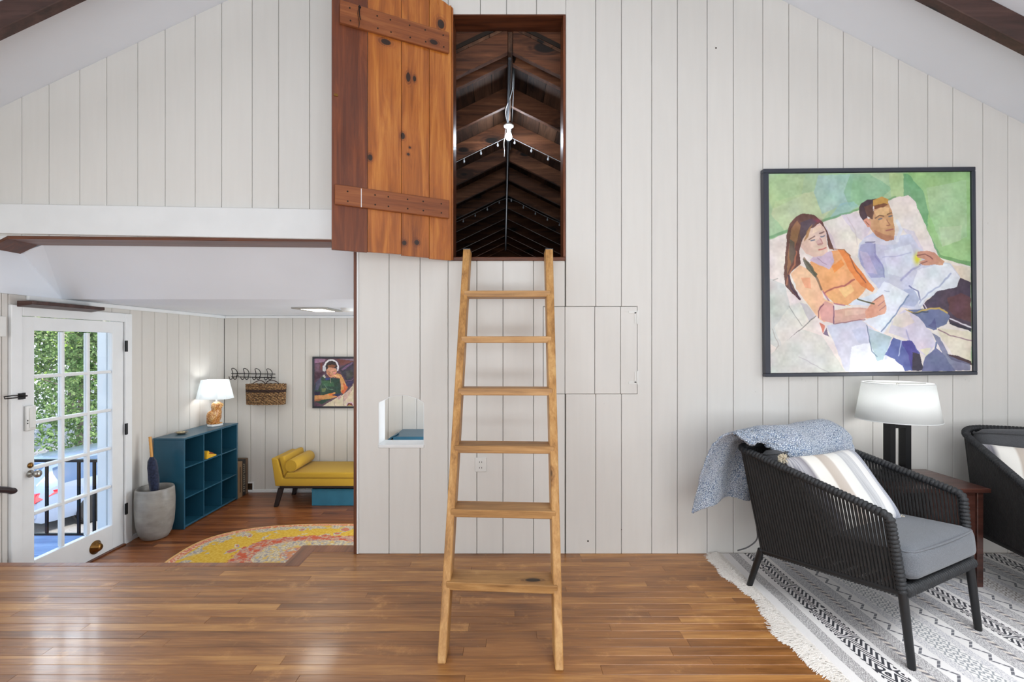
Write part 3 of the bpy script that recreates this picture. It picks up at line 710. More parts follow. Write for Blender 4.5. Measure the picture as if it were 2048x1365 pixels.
# ------------------------------------------------------------------ painted pictures
def vnoise(W, H, n, seed):
    r = np.random.RandomState(seed); g = r.rand(n+2, n+2)
    yy = np.linspace(0, n, H)[:, None]; xx = np.linspace(0, n, W)[None, :]
    y0 = np.floor(yy).astype(int); x0 = np.floor(xx).astype(int); fy_ = yy-y0; fx_ = xx-x0
    fy_ = fy_*fy_*(3-2*fy_); fx_ = fx_*fx_*(3-2*fx_)
    return (g[y0, x0]*(1-fy_)*(1-fx_)+g[y0+1, x0]*fy_*(1-fx_)+g[y0, x0+1]*(1-fy_)*fx_+g[y0+1, x0+1]*fy_*fx_)
def paint_img(W, H, x0, x1, y0, y1, items, seed=1, warp=5, streak=10, cs=.55):
    X, Y = np.meshgrid(np.linspace(x0, x1, W), np.linspace(y0, y1, H))
    X = X+(vnoise(W, H, 45, seed)-.5)*2*warp+(vnoise(W, H, 12, seed+1)-.5)*warp
    Y = Y+(vnoise(W, H, 45, seed+2)-.5)*2*warp+(vnoise(W, H, 12, seed+3)-.5)*warp
    im = np.zeros((H, W, 3))
    for it in items:
        c = np.array(it[1], float)
        if it[0] == 'p':
            P = it[2]; m = np.zeros((H, W), bool); n = len(P)
            for i in range(n):
                (xa, ya), (xb, yb) = P[i], P[(i+1) % n]
                if ya == yb: continue
                m ^= ((ya > Y) != (yb > Y)) & (X < (xb-xa)*(Y-ya)/(yb-ya)+xa)
            a = m*(it[3] if len(it) > 3 else 1.0)
        elif it[0] == 'l':
            wd = it[3]; d = np.full((H, W), 1e9); P = it[2]
            for (xa, ya), (xb, yb) in zip(P, P[1:]):
                L2 = max(1e-6, (xb-xa)**2+(yb-ya)**2); t = np.clip(((X-xa)*(xb-xa)+(Y-ya)*(yb-ya))/L2, 0, 1)
                d = np.minimum(d, np.hypot(X-xa-t*(xb-xa), Y-ya-t*(yb-ya)))
            a = np.clip((wd/2+2-d)/4, 0, 1)*(it[4] if len(it) > 4 else 1)
        else:                                   # soft blob: ('b', colour, (cx,cy,rx,ry), alpha)
            cx, cy, rx, ry = it[2]; d = ((X-cx)/rx)**2+((Y-cy)/ry)**2; a = np.exp(-d*1.6)*it[3]
        im = im*(1-a[..., None])+c*a[..., None]
    n1 = vnoise(W, H, 28, seed+5)-.5; n2 = vnoise(W, H, 90, seed+6)-.5; n3 = vnoise(W, H, 9, seed+7)-.5
    im += (n1*streak*1.6+n2*streak*1.1+n3*streak)[..., None]
    im += np.stack([vnoise(W, H, 16, seed+8)-.5, vnoise(W, H, 16, seed+9)-.5, vnoise(W, H, 16, seed+10)-.5], -1)*streak*1.3*cs
    return np.clip(im, 0, 255)/255
def picture(name, img, w_, h_, parent, y, rough=.45):
    H, W = img.shape[:2]
    xs = np.linspace(-w_/2, w_/2, W); zs = np.linspace(h_/2, -h_/2, H)
    Xg, Zg = np.meshgrid(xs, zs)
    co = np.stack([Xg, np.full_like(Xg, y), Zg], -1).reshape(-1, 3)
    i = np.arange((H-1)*(W-1)); r = i//(W-1); c = i % (W-1); a = r*W+c
    fc = np.stack([a, a+W, a+W+1, a+1], -1)
    me = bpy.data.meshes.new(name); me.vertices.add(len(co)); me.vertices.foreach_set('co', co.ravel())
    me.loops.add(fc.size); me.loops.foreach_set('vertex_index', fc.ravel().astype(np.int32))
    me.polygons.add(len(fc)); me.polygons.foreach_set('loop_start', np.arange(0, fc.size, 4, dtype=np.int32)); me.polygons.foreach_set('loop_total', np.full(len(fc), 4, np.int32))
    me.update(); me.validate()
    L = np.where(img <= .04045, img/12.92, ((img+.055)/1.055)**2.4)
    at_ = me.color_attributes.new('paint', 'FLOAT_COLOR', 'POINT')
    at_.data.foreach_set('color', np.concatenate([L.reshape(-1, 3), np.ones((H*W, 1))], 1).astype(np.float32).ravel())
    m = Mt(name+'_oil_paint'); x = m.n('ShaderNodeAttribute', attribute_name='paint'); v = m.co()
    m.bsdf(S(m, x.outputs['Color']), rough, 0, m.bump(m.noise(v, 160, 3), .3, .001))
    me.materials.append(m.mat)
    o = bpy.data.objects.new(name, me); COL.objects.link(o); o.parent = parent; WM[o.name] = wm(parent)
    return o
P, Lx, B = 'p', 'l', 'b'
SKIN = (222, 186, 170); SK2 = (196, 150, 138)
big = [
 (P, (170, 200, 160), [(0, 0), (1500, 0), (1500, 1400), (0, 1400)]),
 (P, (198, 208, 168), [(150, 250), (420, 180), (520, 260), (420, 380), (200, 430), (120, 330)], .7),
 (P, (178, 202, 150), [(100, 90), (330, 90), (300, 220), (130, 300), (100, 200)], .6),
 (P, (164, 196, 190), [(410, 95), (620, 90), (600, 260), (430, 330), (380, 200)], .8),
 (P, (140, 184, 148), [(600, 90), (720, 90), (850, 180), (800, 230), (600, 300), (560, 200)], .8),
 (P, (150, 192, 200), [(540, 270), (620, 260), (650, 290), (560, 340), (470, 360)], .6),
 (P, (180, 206, 150), [(830, 88), (920, 85), (920, 230), (850, 240)], .8),
 (P, (158, 200, 138), [(920, 84), (1330, 80), (1330, 670), (1130, 600), (1000, 300)]),
 (P, (176, 208, 168), [(1060, 180), (1300, 130), (1300, 480), (1150, 540), (1080, 350)], .6),
 (P, (196, 214, 176), [(1130, 420), (1270, 410), (1260, 500), (1150, 540)], .5),
 (P, (112, 168, 122), [(920, 90), (945, 90), (1040, 200), (1070, 330), (1060, 430), (1140, 590), (1100, 590), (1000, 300), (920, 230)], .8),
 (Lx, (108, 158, 112), [(112, 470), (215, 435), (430, 372), (640, 312), (870, 236)], 16, .7),
 (P, (120, 168, 110), [(1130, 585), (1320, 632), (1320, 662), (1130, 608)]),
 (P, (232, 224, 218), [(100, 490), (215, 445), (430, 380), (640, 315), (870, 240), (950, 222), (990, 262), (1090, 500), (1125, 600), (1320, 660), (1320, 1300), (100, 1300)]),
 (P, (214, 205, 216), [(540, 340), (640, 320), (720, 420), (680, 500), (640, 480)], .8), (Lx, (200, 186, 190), [(575, 350), (625, 430), (640, 520)], 6, .6),
 (P, (218, 206, 212), [(450, 400), (490, 470), (520, 560), (480, 540), (440, 440)], .9), (P, (212, 206, 220), [(900, 420), (980, 440), (1060, 600), (960, 480)], .8),
 (P, (206, 208, 204), [(110, 720), (200, 760), (230, 900), (300, 1010), (160, 1150), (110, 1120)]),
 (P, (222, 220, 212), [(230, 890), (300, 860), (340, 930), (310, 1010), (180, 1130), (130, 1020)], .8),
 (P, (196, 188, 200), [(290, 870), (330, 880), (385, 945), (345, 985)], .8), (Lx, (120, 118, 116), [(170, 1140), (300, 1025), (385, 950)], 5), (Lx, (150, 148, 142), [(130, 735), (160, 720)], 4), (Lx, (152, 150, 146), [(222, 890), (300, 1010)], 4), (Lx, (168, 164, 158), [(120, 1030), (160, 1130), (130, 1170)], 4),
 (P, (214, 215, 208), [(110, 1180), (300, 1030), (420, 1070), (560, 1290), (110, 1300)]), (Lx, (176, 170, 172), [(280, 1200), (400, 1260), (460, 1295)], 4, .7),
 (P, (226, 214, 196), [(1160, 640), (1320, 665), (1320, 770), (1240, 740)]),
 # man
 (P, (204, 208, 226), [(680, 480), (740, 440), (880, 470), (960, 460), (1010, 540), (1100, 620), (1200, 640), (1255, 720), (1240, 780), (1060, 850), (1010, 920), (860, 900), (760, 780), (690, 700), (640, 590), (650, 520)]),
 (P, (168, 170, 208), [(660, 520), (745, 500), (740, 560), (790, 640), (800, 720), (720, 720), (660, 640), (645, 570)]), (P, (196, 188, 214), [(650, 560), (700, 570), (760, 700), (690, 690)], .8),
 (P, (220, 226, 238), [(800, 560), (960, 520), (1000, 640), (900, 720), (820, 700)], .8), (Lx, (150, 152, 196), [(745, 510), (745, 590), (790, 650), (800, 720)], 7), (Lx, (160, 164, 204), [(900, 740), (960, 680), (1020, 650)], 12, .8), (Lx, (176, 182, 212), [(790, 600), (880, 590), (960, 570)], 6, .7),
 (P, (226, 230, 240), [(1000, 680), (1120, 640), (1190, 640), (1255, 725), (1240, 780), (1060, 850), (1010, 900), (960, 790)]), (Lx, (150, 160, 196), [(1010, 880), (1060, 820), (1130, 780), (1200, 700)], 9, .7), (Lx, (120, 126, 168), [(950, 775), (1000, 810), (1015, 860)], 8),
 (P, (176, 186, 214), [(900, 800), (970, 790), (1012, 860), (980, 900), (900, 890)]),
 (P, (216, 216, 228), [(672, 490), (720, 470), (800, 500), (880, 490), (880, 520), (800, 525), (740, 515)]), (Lx, (130, 130, 160), [(690, 508), (745, 505)], 6), (Lx, (226, 228, 236), [(880, 380), (905, 430), (880, 500)], 20),
 (P, (206, 158, 116), [(690, 380), (735, 350), (740, 300), (830, 270), (850, 320), (868, 440), (862, 490), (820, 502), (760, 475), (730, 440)]),
 (P, (232, 192, 140), [(740, 320), (800, 290), (835, 300), (830, 340), (760, 350)], .9), (P, (186, 132, 100), [(740, 430), (800, 460), (860, 470), (860, 495), (810, 500), (750, 465)]), (P, (220, 170, 128), [(800, 360), (830, 380), (820, 420), (780, 420), (770, 380)], .8),
 (Lx, (110, 78, 60), [(750, 360), (775, 345), (800, 350)], 6), (Lx, (110, 78, 60), [(822, 338), (848, 330)], 5), (Lx, (98, 100, 116), [(770, 369), (788, 366)], 7), (Lx, (98, 100, 116), [(832, 351), (848, 347)], 7), (Lx, (160, 100, 84), [(820, 372), (836, 400), (818, 408)], 5), (Lx, (168, 96, 96), [(815, 436), (856, 428)], 7),
 (P, (74, 54, 62), [(648, 300), (660, 270), (700, 248), (760, 240), (730, 300), (735, 370), (700, 350), (700, 400), (660, 350)]), (P, (112, 80, 62), [(680, 290), (730, 270), (740, 330), (730, 370), (700, 350)], .9), (P, (204, 158, 84), [(735, 250), (790, 230), (830, 245), (825, 280), (780, 275), (735, 290)]), (P, (132, 84, 56), [(740, 285), (800, 270), (828, 280), (800, 296), (745, 305)]),
 (P, (214, 150, 124), [(678, 370), (700, 360), (725, 380), (720, 415), (700, 415)]), (Lx, (150, 88, 70), [(695, 378), (710, 400)], 6),
 (B, (216, 214, 110), (1000, 608, 24, 40), 1.6), (P, (202, 150, 124), [(1000, 570), (1060, 560), (1100, 575), (1160, 625), (1155, 650), (1090, 645), (1030, 650), (1010, 630), (1050, 615), (1000, 600)]), (Lx, (132, 82, 72), [(1000, 590), (1050, 580), (1090, 610)], 5), (Lx, (132, 82, 72), [(1015, 645), (1060, 625)], 5),
 # trousers
 (P, (70, 52, 74), [(1030, 890), (1120, 810), (1240, 780), (1255, 730), (1320, 755), (1320, 1050), (1190, 1010), (1170, 940), (1040, 915)]), (P, (96, 54, 58), [(1180, 850), (1260, 820), (1320, 850), (1320, 1000), (1230, 970), (1190, 930)], .9),
 (Lx, (220, 216, 226), [(1190, 975), (1320, 1030)], 9), (Lx, (222, 214, 226), [(1035, 880), (1055, 910)], 6), (P, (46, 38, 62), [(1180, 990), (1320, 1035), (1320, 1055), (1200, 1015)]),
 (P, (106, 116, 152), [(940, 920), (1080, 910), (1160, 920), (1190, 960), (1170, 1010), (1090, 1045), (1020, 1010)]), (P, (84, 86, 130), [(1060, 1020), (1100, 970), (1110, 1040)], .8), (Lx, (196, 168, 88), [(925, 925), (980, 940), (1060, 915), (1130, 910), (1175, 940)], 10), (Lx, (64, 74, 92), [(940, 945), (1060, 930)], 8),
 (P, (228, 220, 200), [(1110, 1030), (1320, 1060), (1320, 1250), (1210, 1190), (1130, 1080)]), (Lx, (150, 120, 130), [(1120, 1040), (1200, 1080), (1320, 1110)], 6), (P, (70, 44, 52), [(1165, 1185), (1240, 1200), (1320, 1235), (1320, 1260), (1200, 1225)]),
 (P, (206, 208, 224), [(450, 1010), (660, 980), (760, 1060), (840, 1100), (800, 1290), (560, 1290), (500, 1130)]), (P, (190, 196, 216), [(600, 1040), (680, 1020), (700, 1130), (640, 1120)], .7), (P, (238, 242, 252), [(600, 1140), (740, 1110), (800, 1200), (800, 1296), (580, 1296)], .8),
 (P, (172, 194, 200), [(700, 1030), (780, 1060), (840, 1090), (790, 1220), (750, 1230), (710, 1120)]), (Lx, (90, 112, 136), [(690, 1010), (705, 1100), (720, 1170), (750, 1200)], 5),
 (P, (214, 208, 222), [(880, 950), (920, 920), (1000, 960), (1080, 1060), (1105, 1130), (1050, 1205), (1010, 1180), (930, 1100), (820, 1060), (840, 990)]), (P, (228, 218, 206), [(860, 960), (940, 930), (980, 1000), (900, 1030), (840, 1010)], .8), (P, (230, 228, 196), [(1010, 1160), (1080, 1150), (1050, 1205)], .8), (Lx, (168, 168, 204), [(930, 1040), (950, 1120)], 7, .8), (Lx, (80, 100, 140), [(1050, 1205), (1105, 1160), (1108, 1120)], 8),
 (P, (88, 100, 160), [(800, 1190), (850, 1090), (900, 1110), (960, 1110), (1010, 1180), (1010, 1290), (880, 1290), (860, 1220)]), (P, (70, 62, 140), [(895, 1110), (960, 1110), (1000, 1180), (960, 1290), (940, 1200)], .8), (P, (58, 52, 70), [(965, 1180), (1010, 1190), (1030, 1290), (960, 1290)]), (Lx, (176, 188, 220), [(900, 1110), (880, 1200)], 6),
 (P, (108, 112, 150), [(1040, 1210), (1110, 1150), (1160, 1200), (1220, 1296), (1020, 1296)]), (P, (110, 116, 150), [(1080, 1060), (1130, 1090), (1190, 1200), (1310, 1250), (1310, 1292), (1200, 1290)], .8), (P, (240, 238, 240), [(760, 1240), (840, 1210), (900, 1260), (920, 1296), (750, 1296)]),
 # woman
 (P, (236, 172, 116), [(350, 620), (480, 560), (560, 545), (640, 690), (690, 790), (640, 850), (590, 890), (500, 880), (430, 810), (380, 690)]),
 (P, (232, 140, 74), [(520, 550), (570, 555), (650, 670), (745, 790), (730, 808), (660, 770), (600, 690)]), (P, (236, 146, 70), [(480, 650), (540, 610), (560, 640), (500, 690)], .9), (P, (244, 204, 136), [(520, 790), (600, 760), (620, 800), (560, 840)], .8),
 (Lx, (176, 96, 84), [(440, 810), (500, 780), (560, 770), (620, 730)], 9), (Lx, (170, 100, 130), [(430, 800), (470, 870), (560, 890)], 8, .8), (Lx, (150, 84, 60), [(590, 580), (630, 680), (690, 750)], 6),
 (P, (240, 196, 160), [(240, 690), (290, 640), (350, 670), (410, 760), (440, 850), (490, 870), (500, 980), (430, 990), (390, 950), (330, 870), (270, 790)]), (P, (238, 160, 124), [(300, 720), (350, 720), (360, 790), (320, 780)], .7), (P, (222, 168, 158), [(400, 910), (440, 860), (490, 880), (500, 1000), (420, 980)]), (P, (208, 128, 104), [(405, 990), (440, 1010), (430, 1060)]), (Lx, (120, 72, 84), [(400, 960), (400, 920), (430, 880)], 5), (Lx, (120, 84, 110), [(492, 890), (495, 1000)], 6), (P, (110, 92, 120), [(430, 1060), (450, 1020), (465, 1080)], .9),
 (P, (216, 172, 156), [(495, 915), (600, 905), (690, 905), (700, 960), (650, 980), (500, 1000)]), (P, (232, 200, 180), [(560, 920), (680, 915), (680, 940), (560, 950)], .6), (Lx, (150, 104, 112), [(500, 1002), (600, 985), (680, 975)], 5),
 (P, (206, 186, 206), [(400, 570), (480, 560), (500, 620), (470, 670), (400, 640), (350, 610)]), (Lx, (160, 130, 156), [(400, 600), (450, 640)], 5, .7),
 (P, (226, 232, 242), [(700, 880), (800, 745), (945, 820), (790, 1065), (670, 985), (740, 960), (810, 930), (790, 860)]), (P, (218, 226, 238), [(580, 885), (640, 850), (700, 830), (760, 810), (700, 890)]), (Lx, (120, 140, 176), [(945, 830), (870, 940), (780, 1050)], 7), (Lx, (150, 160, 190), [(800, 800), (830, 810)], 5, .6),
 (P, (222, 166, 140), [(680, 930), (720, 870), (790, 825), (800, 850), (815, 900), (800, 940), (740, 960), (690, 970)]), (Lx, (150, 90, 90), [(740, 860), (785, 830)], 5), (Lx, (160, 104, 110), [(760, 890), (800, 865)], 4), (Lx, (160, 104, 110), [(770, 920), (812, 890)], 4), (Lx, (84, 84, 56), [(640, 852), (735, 878)], 8),
 (P, (226, 196, 182), [(300, 530), (310, 480), (360, 420), (420, 385), (448, 420), (462, 560), (430, 585), (380, 595), (330, 570)]), (P, (206, 160, 160), [(390, 500), (425, 480), (430, 520), (400, 525)], .7), (P, (240, 214, 190), [(370, 420), (420, 400), (430, 430), (370, 450)], .8),
 (Lx, (120, 84, 80), [(350, 488), (385, 466)], 6), (Lx, (120, 84, 80), [(412, 452), (440, 440)], 6), (Lx, (108, 112, 132), [(362, 494), (384, 488)], 7), (Lx, (108, 112, 132), [(420, 470), (440, 464)], 7), (Lx, (176, 110, 110), [(415, 480), (432, 510), (400, 516)], 4), (Lx, (190, 100, 100), [(405, 550), (450, 538)], 7),
 (P, (104, 70, 62), [(320, 326), (270, 345), (232, 390), (212, 470), (205, 600), (196, 690), (205, 770), (280, 850), (294, 858), (240, 740), (232, 690), (300, 630), (290, 560), (310, 480), (360, 420), (415, 385), (440, 410), (455, 450), (466, 540), (500, 556), (480, 500), (462, 440), (430, 380), (380, 335)]),
 (P, (150, 108, 76), [(240, 420), (280, 370), (300, 400), (270, 520), (250, 620), (215, 700), (222, 560)], .9), (P, (86, 68, 82), [(300, 380), (360, 360), (400, 375), (340, 430), (305, 500), (295, 460)], .9), (P, (96, 88, 74), [(232, 480), (262, 500), (270, 590), (240, 640), (228, 560)], .9), (P, (172, 124, 80), [(335, 440), (370, 390), (345, 470), (320, 500)], .8), (Lx, (170, 110, 84), [(272, 560), (262, 640), (225, 700), (212, 760)], 9), (Lx, (70, 44, 60), [(225, 700), (240, 780), (290, 850)], 10), (Lx, (150, 96, 60), [(470, 545), (560, 550), (600, 590)], 4), (Lx, (120, 92, 70), [(320, 600), (380, 690), (420, 790)], 12, .8), (P, (82, 82, 66), [(310, 600), (345, 620), (400, 700), (385, 720), (330, 660)], .8), (B, (150, 60, 90), (400, 370, 30, 16), .6),
]
small = [
 (P, (92, 66, 80), [(0, 0), (1300, 0), (1300, 1400), (0, 1400)]),
 (P, (150, 112, 138), [(90, 185), (330, 190), (290, 260), (90, 280)]), (P, (116, 60, 50), [(210, 280), (260, 270), (250, 430), (220, 420)], .8), (P, (74, 48, 62), [(90, 480), (300, 470), (200, 600), (90, 640)]), (P, (126, 92, 116), [(110, 300), (200, 300), (180, 460), (110, 450)], .6),
 (P, (110, 62, 58), [(560, 190), (960, 250), (940, 300), (620, 330)]), (P, (140, 120, 140), [(560, 186), (1130, 186), (1130, 300), (960, 240)], .8), (P, (140, 132, 70), [(900, 200), (1130, 186), (1130, 420), (960, 300)], .8),
 (P, (54, 50, 64), [(600, 400), (760, 300), (900, 250), (960, 320), (1130, 360), (1130, 700), (780, 690), (680, 560)]), (P, (112, 84, 116), [(640, 430), (760, 330), (880, 260), (900, 280), (770, 380), (680, 440)], .9), (P, (72, 74, 66), [(740, 450), (880, 420), (900, 560), (760, 620)], .7), (Lx, (118, 88, 124), [(740, 660), (860, 650), (960, 560)], 16), (P, (58, 44, 78), [(720, 680), (940, 660), (860, 760), (800, 790)]),
 (P, (44, 68, 56), [(110, 700), (240, 570), (330, 590), (500, 600), (620, 620), (640, 950), (500, 1010), (250, 1160), (90, 1100), (90, 800)]), (P, (88, 84, 110), [(120, 690), (230, 590), (240, 700), (160, 860), (100, 860)], .9), (P, (66, 104, 74), [(240, 650), (480, 680), (500, 780), (260, 760)], .8), (P, (120, 132, 84), [(240, 820), (340, 820), (320, 890), (240, 900)], .8), (Lx, (112, 140, 112), [(300, 740), (360, 830), (480, 850)], 14, .8), (Lx, (96, 128, 100), [(230, 650), (225, 900)], 12, .8), (P, (46, 36, 62), [(90, 880), (210, 890), (220, 970), (90, 970)]), (P, (56, 62, 128), [(310, 590), (420, 600), (400, 640), (330, 640)]), (Lx, (214, 190, 178), [(425, 610), (430, 700)], 10, .8),
 (P, (202, 146, 90), [(90, 970), (300, 960), (400, 930), (530, 900), (520, 940), (440, 960), (570, 975), (560, 1000), (420, 1040), (250, 1060), (90, 1100)]), (P, (230, 120, 50), [(370, 940), (450, 920), (560, 970), (560, 995), (420, 975)], .8), (P, (150, 92, 62), [(90, 1060), (250, 1040), (200, 1090), (90, 1100)], .8), (P, (34, 40, 80), [(440, 960), (620, 920), (630, 960), (560, 990)]),
 (P, (214, 200, 172), [(260, 1200), (480, 1060), (640, 980), (760, 900), (880, 770), (960, 600), (1130, 500), (1130, 1210), (260, 1210)]), (P, (190, 160, 152), [(700, 960), (860, 800), (900, 820), (760, 1040), (710, 1100)], .8), (Lx, (150, 120, 112), [(690, 980), (710, 1190)], 10), (Lx, (112, 86, 84), [(520, 1200), (500, 1100)], 7), (P, (214, 186, 196), [(740, 1190), (780, 1120), (880, 1110), (920, 1190)]), (P, (112, 50, 48), [(760, 1190), (800, 1130), (870, 1140), (900, 1190)]), (P, (170, 128, 70), [(780, 1190), (820, 1150), (870, 1190)]), (Lx, (150, 130, 110), [(900, 720), (870, 870)], 14, .7), (P, (190, 150, 150), [(560, 1010), (640, 960), (660, 1010), (600, 1060)]),
 (P, (208, 150, 96), [(560, 500), (640, 520), (700, 620), (760, 760), (790, 800), (700, 940), (640, 900), (640, 700), (610, 600), (480, 580), (440, 600), (480, 550)]), (P, (200, 84, 50), [(690, 700), (790, 790), (740, 880), (690, 940), (640, 880), (700, 850)], .8), (P, (236, 186, 140), [(500, 530), (600, 540), (640, 600), (500, 560)], .8), (Lx, (120, 70, 60), [(510, 570), (570, 610), (640, 590)], 8),
 (P, (206, 150, 118), [(340, 400), (380, 370), (540, 390), (560, 470), (520, 520), (440, 590), (400, 580), (340, 500)]), (P, (222, 130, 136), [(480, 480), (540, 470), (530, 510), (490, 520)], .9), (P, (170, 96, 70), [(350, 470), (400, 480), (440, 560), (380, 550)], .7), (Lx, (90, 50, 44), [(370, 460), (420, 475)], 9), (Lx, (90, 50, 44), [(460, 470), (520, 450)], 9), (Lx, (170, 70, 60), [(430, 545), (460, 535)], 9),
 (P, (52, 38, 36), [(320, 380), (330, 280), (400, 220), (500, 220), (570, 300), (570, 420), (540, 380), (380, 370), (350, 430)]), (P, (140, 84, 50), [(360, 330), (470, 310), (540, 340), (500, 380), (380, 370)], .9),
 (Lx, (226, 224, 226), [(295, 430), (290, 360), (330, 270), (400, 215), (480, 215), (550, 260), (585, 340), (580, 430)], 34), (P, (206, 206, 212), [(265, 350), (320, 350), (330, 440), (290, 460), (262, 430)]), (P, (218, 216, 220), [(565, 360), (600, 370), (595, 440), (555, 450)]),
 (P, (190, 196, 180), [(260, 560), (290, 520), (330, 580), (300, 600)]),
]
FRAME = plain('black_picture_frame', (58, 62, 72), .3, bump=0)
FRAMED = plain('dark_picture_frame_small', (40, 42, 50), .35)
# large picture: outer frame corners at its front plane
D_ = WY-.045
fx0, fx1, fz0, fz1 = PX(1529, D_), PX(1954, D_), PZ(752.5, D_), PZ(335.5, D_)
pw, ph_ = fx1-fx0, fz1-fz0
pa = thing('framed_painting', ((fx0+fx1)/2, D_, (fz0+fz1)/2), label='large square oil painting of two people on a white couch above the lamp', cat='painting')
pa.rotation_euler = (0, -.010, 0)
fw = .036
k = MB(); dpt = .04
a, b = pw/2, ph_/2
for (x0, x1, z0, z1) in ((-a, a, b-fw*.75, b), (-a, a, -b, -b+fw*.62), (-a, -a+fw, -b+fw*.62, b-fw*.75), (a-fw*.7, a, -b+fw*.62, b-fw*.75)): k.box(x0, x1, 0, dpt, z0, z1)
k.out('frame', FRAME, pa, .003)
cvw, cvh = pw-fw*1.7-.006, ph_-fw*1.37-.006
cx_ = (fw-fw*.7)/2
im1 = paint_img(520, 520, 108, 1322, 84, 1296, big, 3, 3.2, 12)
pc = picture('canvas', im1, cvw, cvh, pa, 0); pc.location = (cx_, .012, -fw*.065)
# second picture in the alcove
D2 = AB-.03
q0, q1, r0, r1 = PX(624.5, D2), PX(624.5, D2)+.64, PZ(817, D2), PZ(714, D2)
pb = thing('framed_painting', ((q0+q1)/2, D2, (r0+r1)/2), label='smaller dark painting of a seated person in headphones and green shirt', cat='painting')
a, b = (q1-q0)/2, (r1-r0)/2; f2 = .022
k = MB()
for (x0, x1, z0, z1) in ((-a, a, b-f2, b), (-a, a, -b, -b+f2), (-a, -a+f2, -b+f2, b-f2), (a-f2, a, -b+f2, b-f2)): k.box(x0, x1, 0, .028, z0, z1)
k.out('frame', FRAMED, pb, .002)
im2 = paint_img(170, 170, 90, 1110, 185, 1200, small, 11, 5, 12)
pc = picture('canvas', im2, (q1-q0)-2*f2-.002, (r1-r0)-2*f2-.002, pb, 0); pc.location = (0, .008, 0)
# ------------------------------------------------------------------ woven rope seats
ROPE = plain('charcoal_rope', (33, 32, 32), .75, var=.2, scale=40, bump=.6, bscale=220)
BRAID = plain('charcoal_braid', (34, 36, 39), .6, var=.25, scale=60, bump=.8, bscale=160)
TUBEM = plain('black_tube_frame', (34, 35, 37), .42, .3)
CUSH = cloth('grey_cushion_cloth', (84, 88, 94), (112, 116, 122), 520)
CUSHD = cloth('dark_grey_cushion_cloth', (62, 63, 66), (84, 85, 88), 520)
def fillet(pts, rad, n=5):
    P_ = [Vector(p) for p in pts]; o = [P_[0]]
    for i in range(1, len(P_)-1):
        a = (P_[i-1]-P_[i]); b = (P_[i+1]-P_[i]); r = rad[i] if isinstance(rad, (list, tuple)) else rad
        r = min(r, a.length*.45, b.length*.45); p0 = P_[i]+a.normalized()*r; p1 = P_[i]+b.normalized()*r
        for k in range(n+1):
            t = k/n; o.append(p0*(1-t)**2+P_[i]*2*t*(1-t)+p1*t*t)
    o.append(P_[-1]); return o
def resample(pts, step):
    o = [pts[0]]; acc = 0
    for a, b in zip(pts, pts[1:]):
        L = (b-a).length; 
        if L < 1e-9: continue
        t = step-acc
        while t < L: o.append(a+(b-a)*(t/L)); t += step
        acc = (L-(t-step))
    o.append(pts[-1]); return o
def braided(pts, r):
    p = resample(pts, .006); return p, [r*(1+.26*(1 if (i % 3) else -1)*.5) for i in range(len(p))]
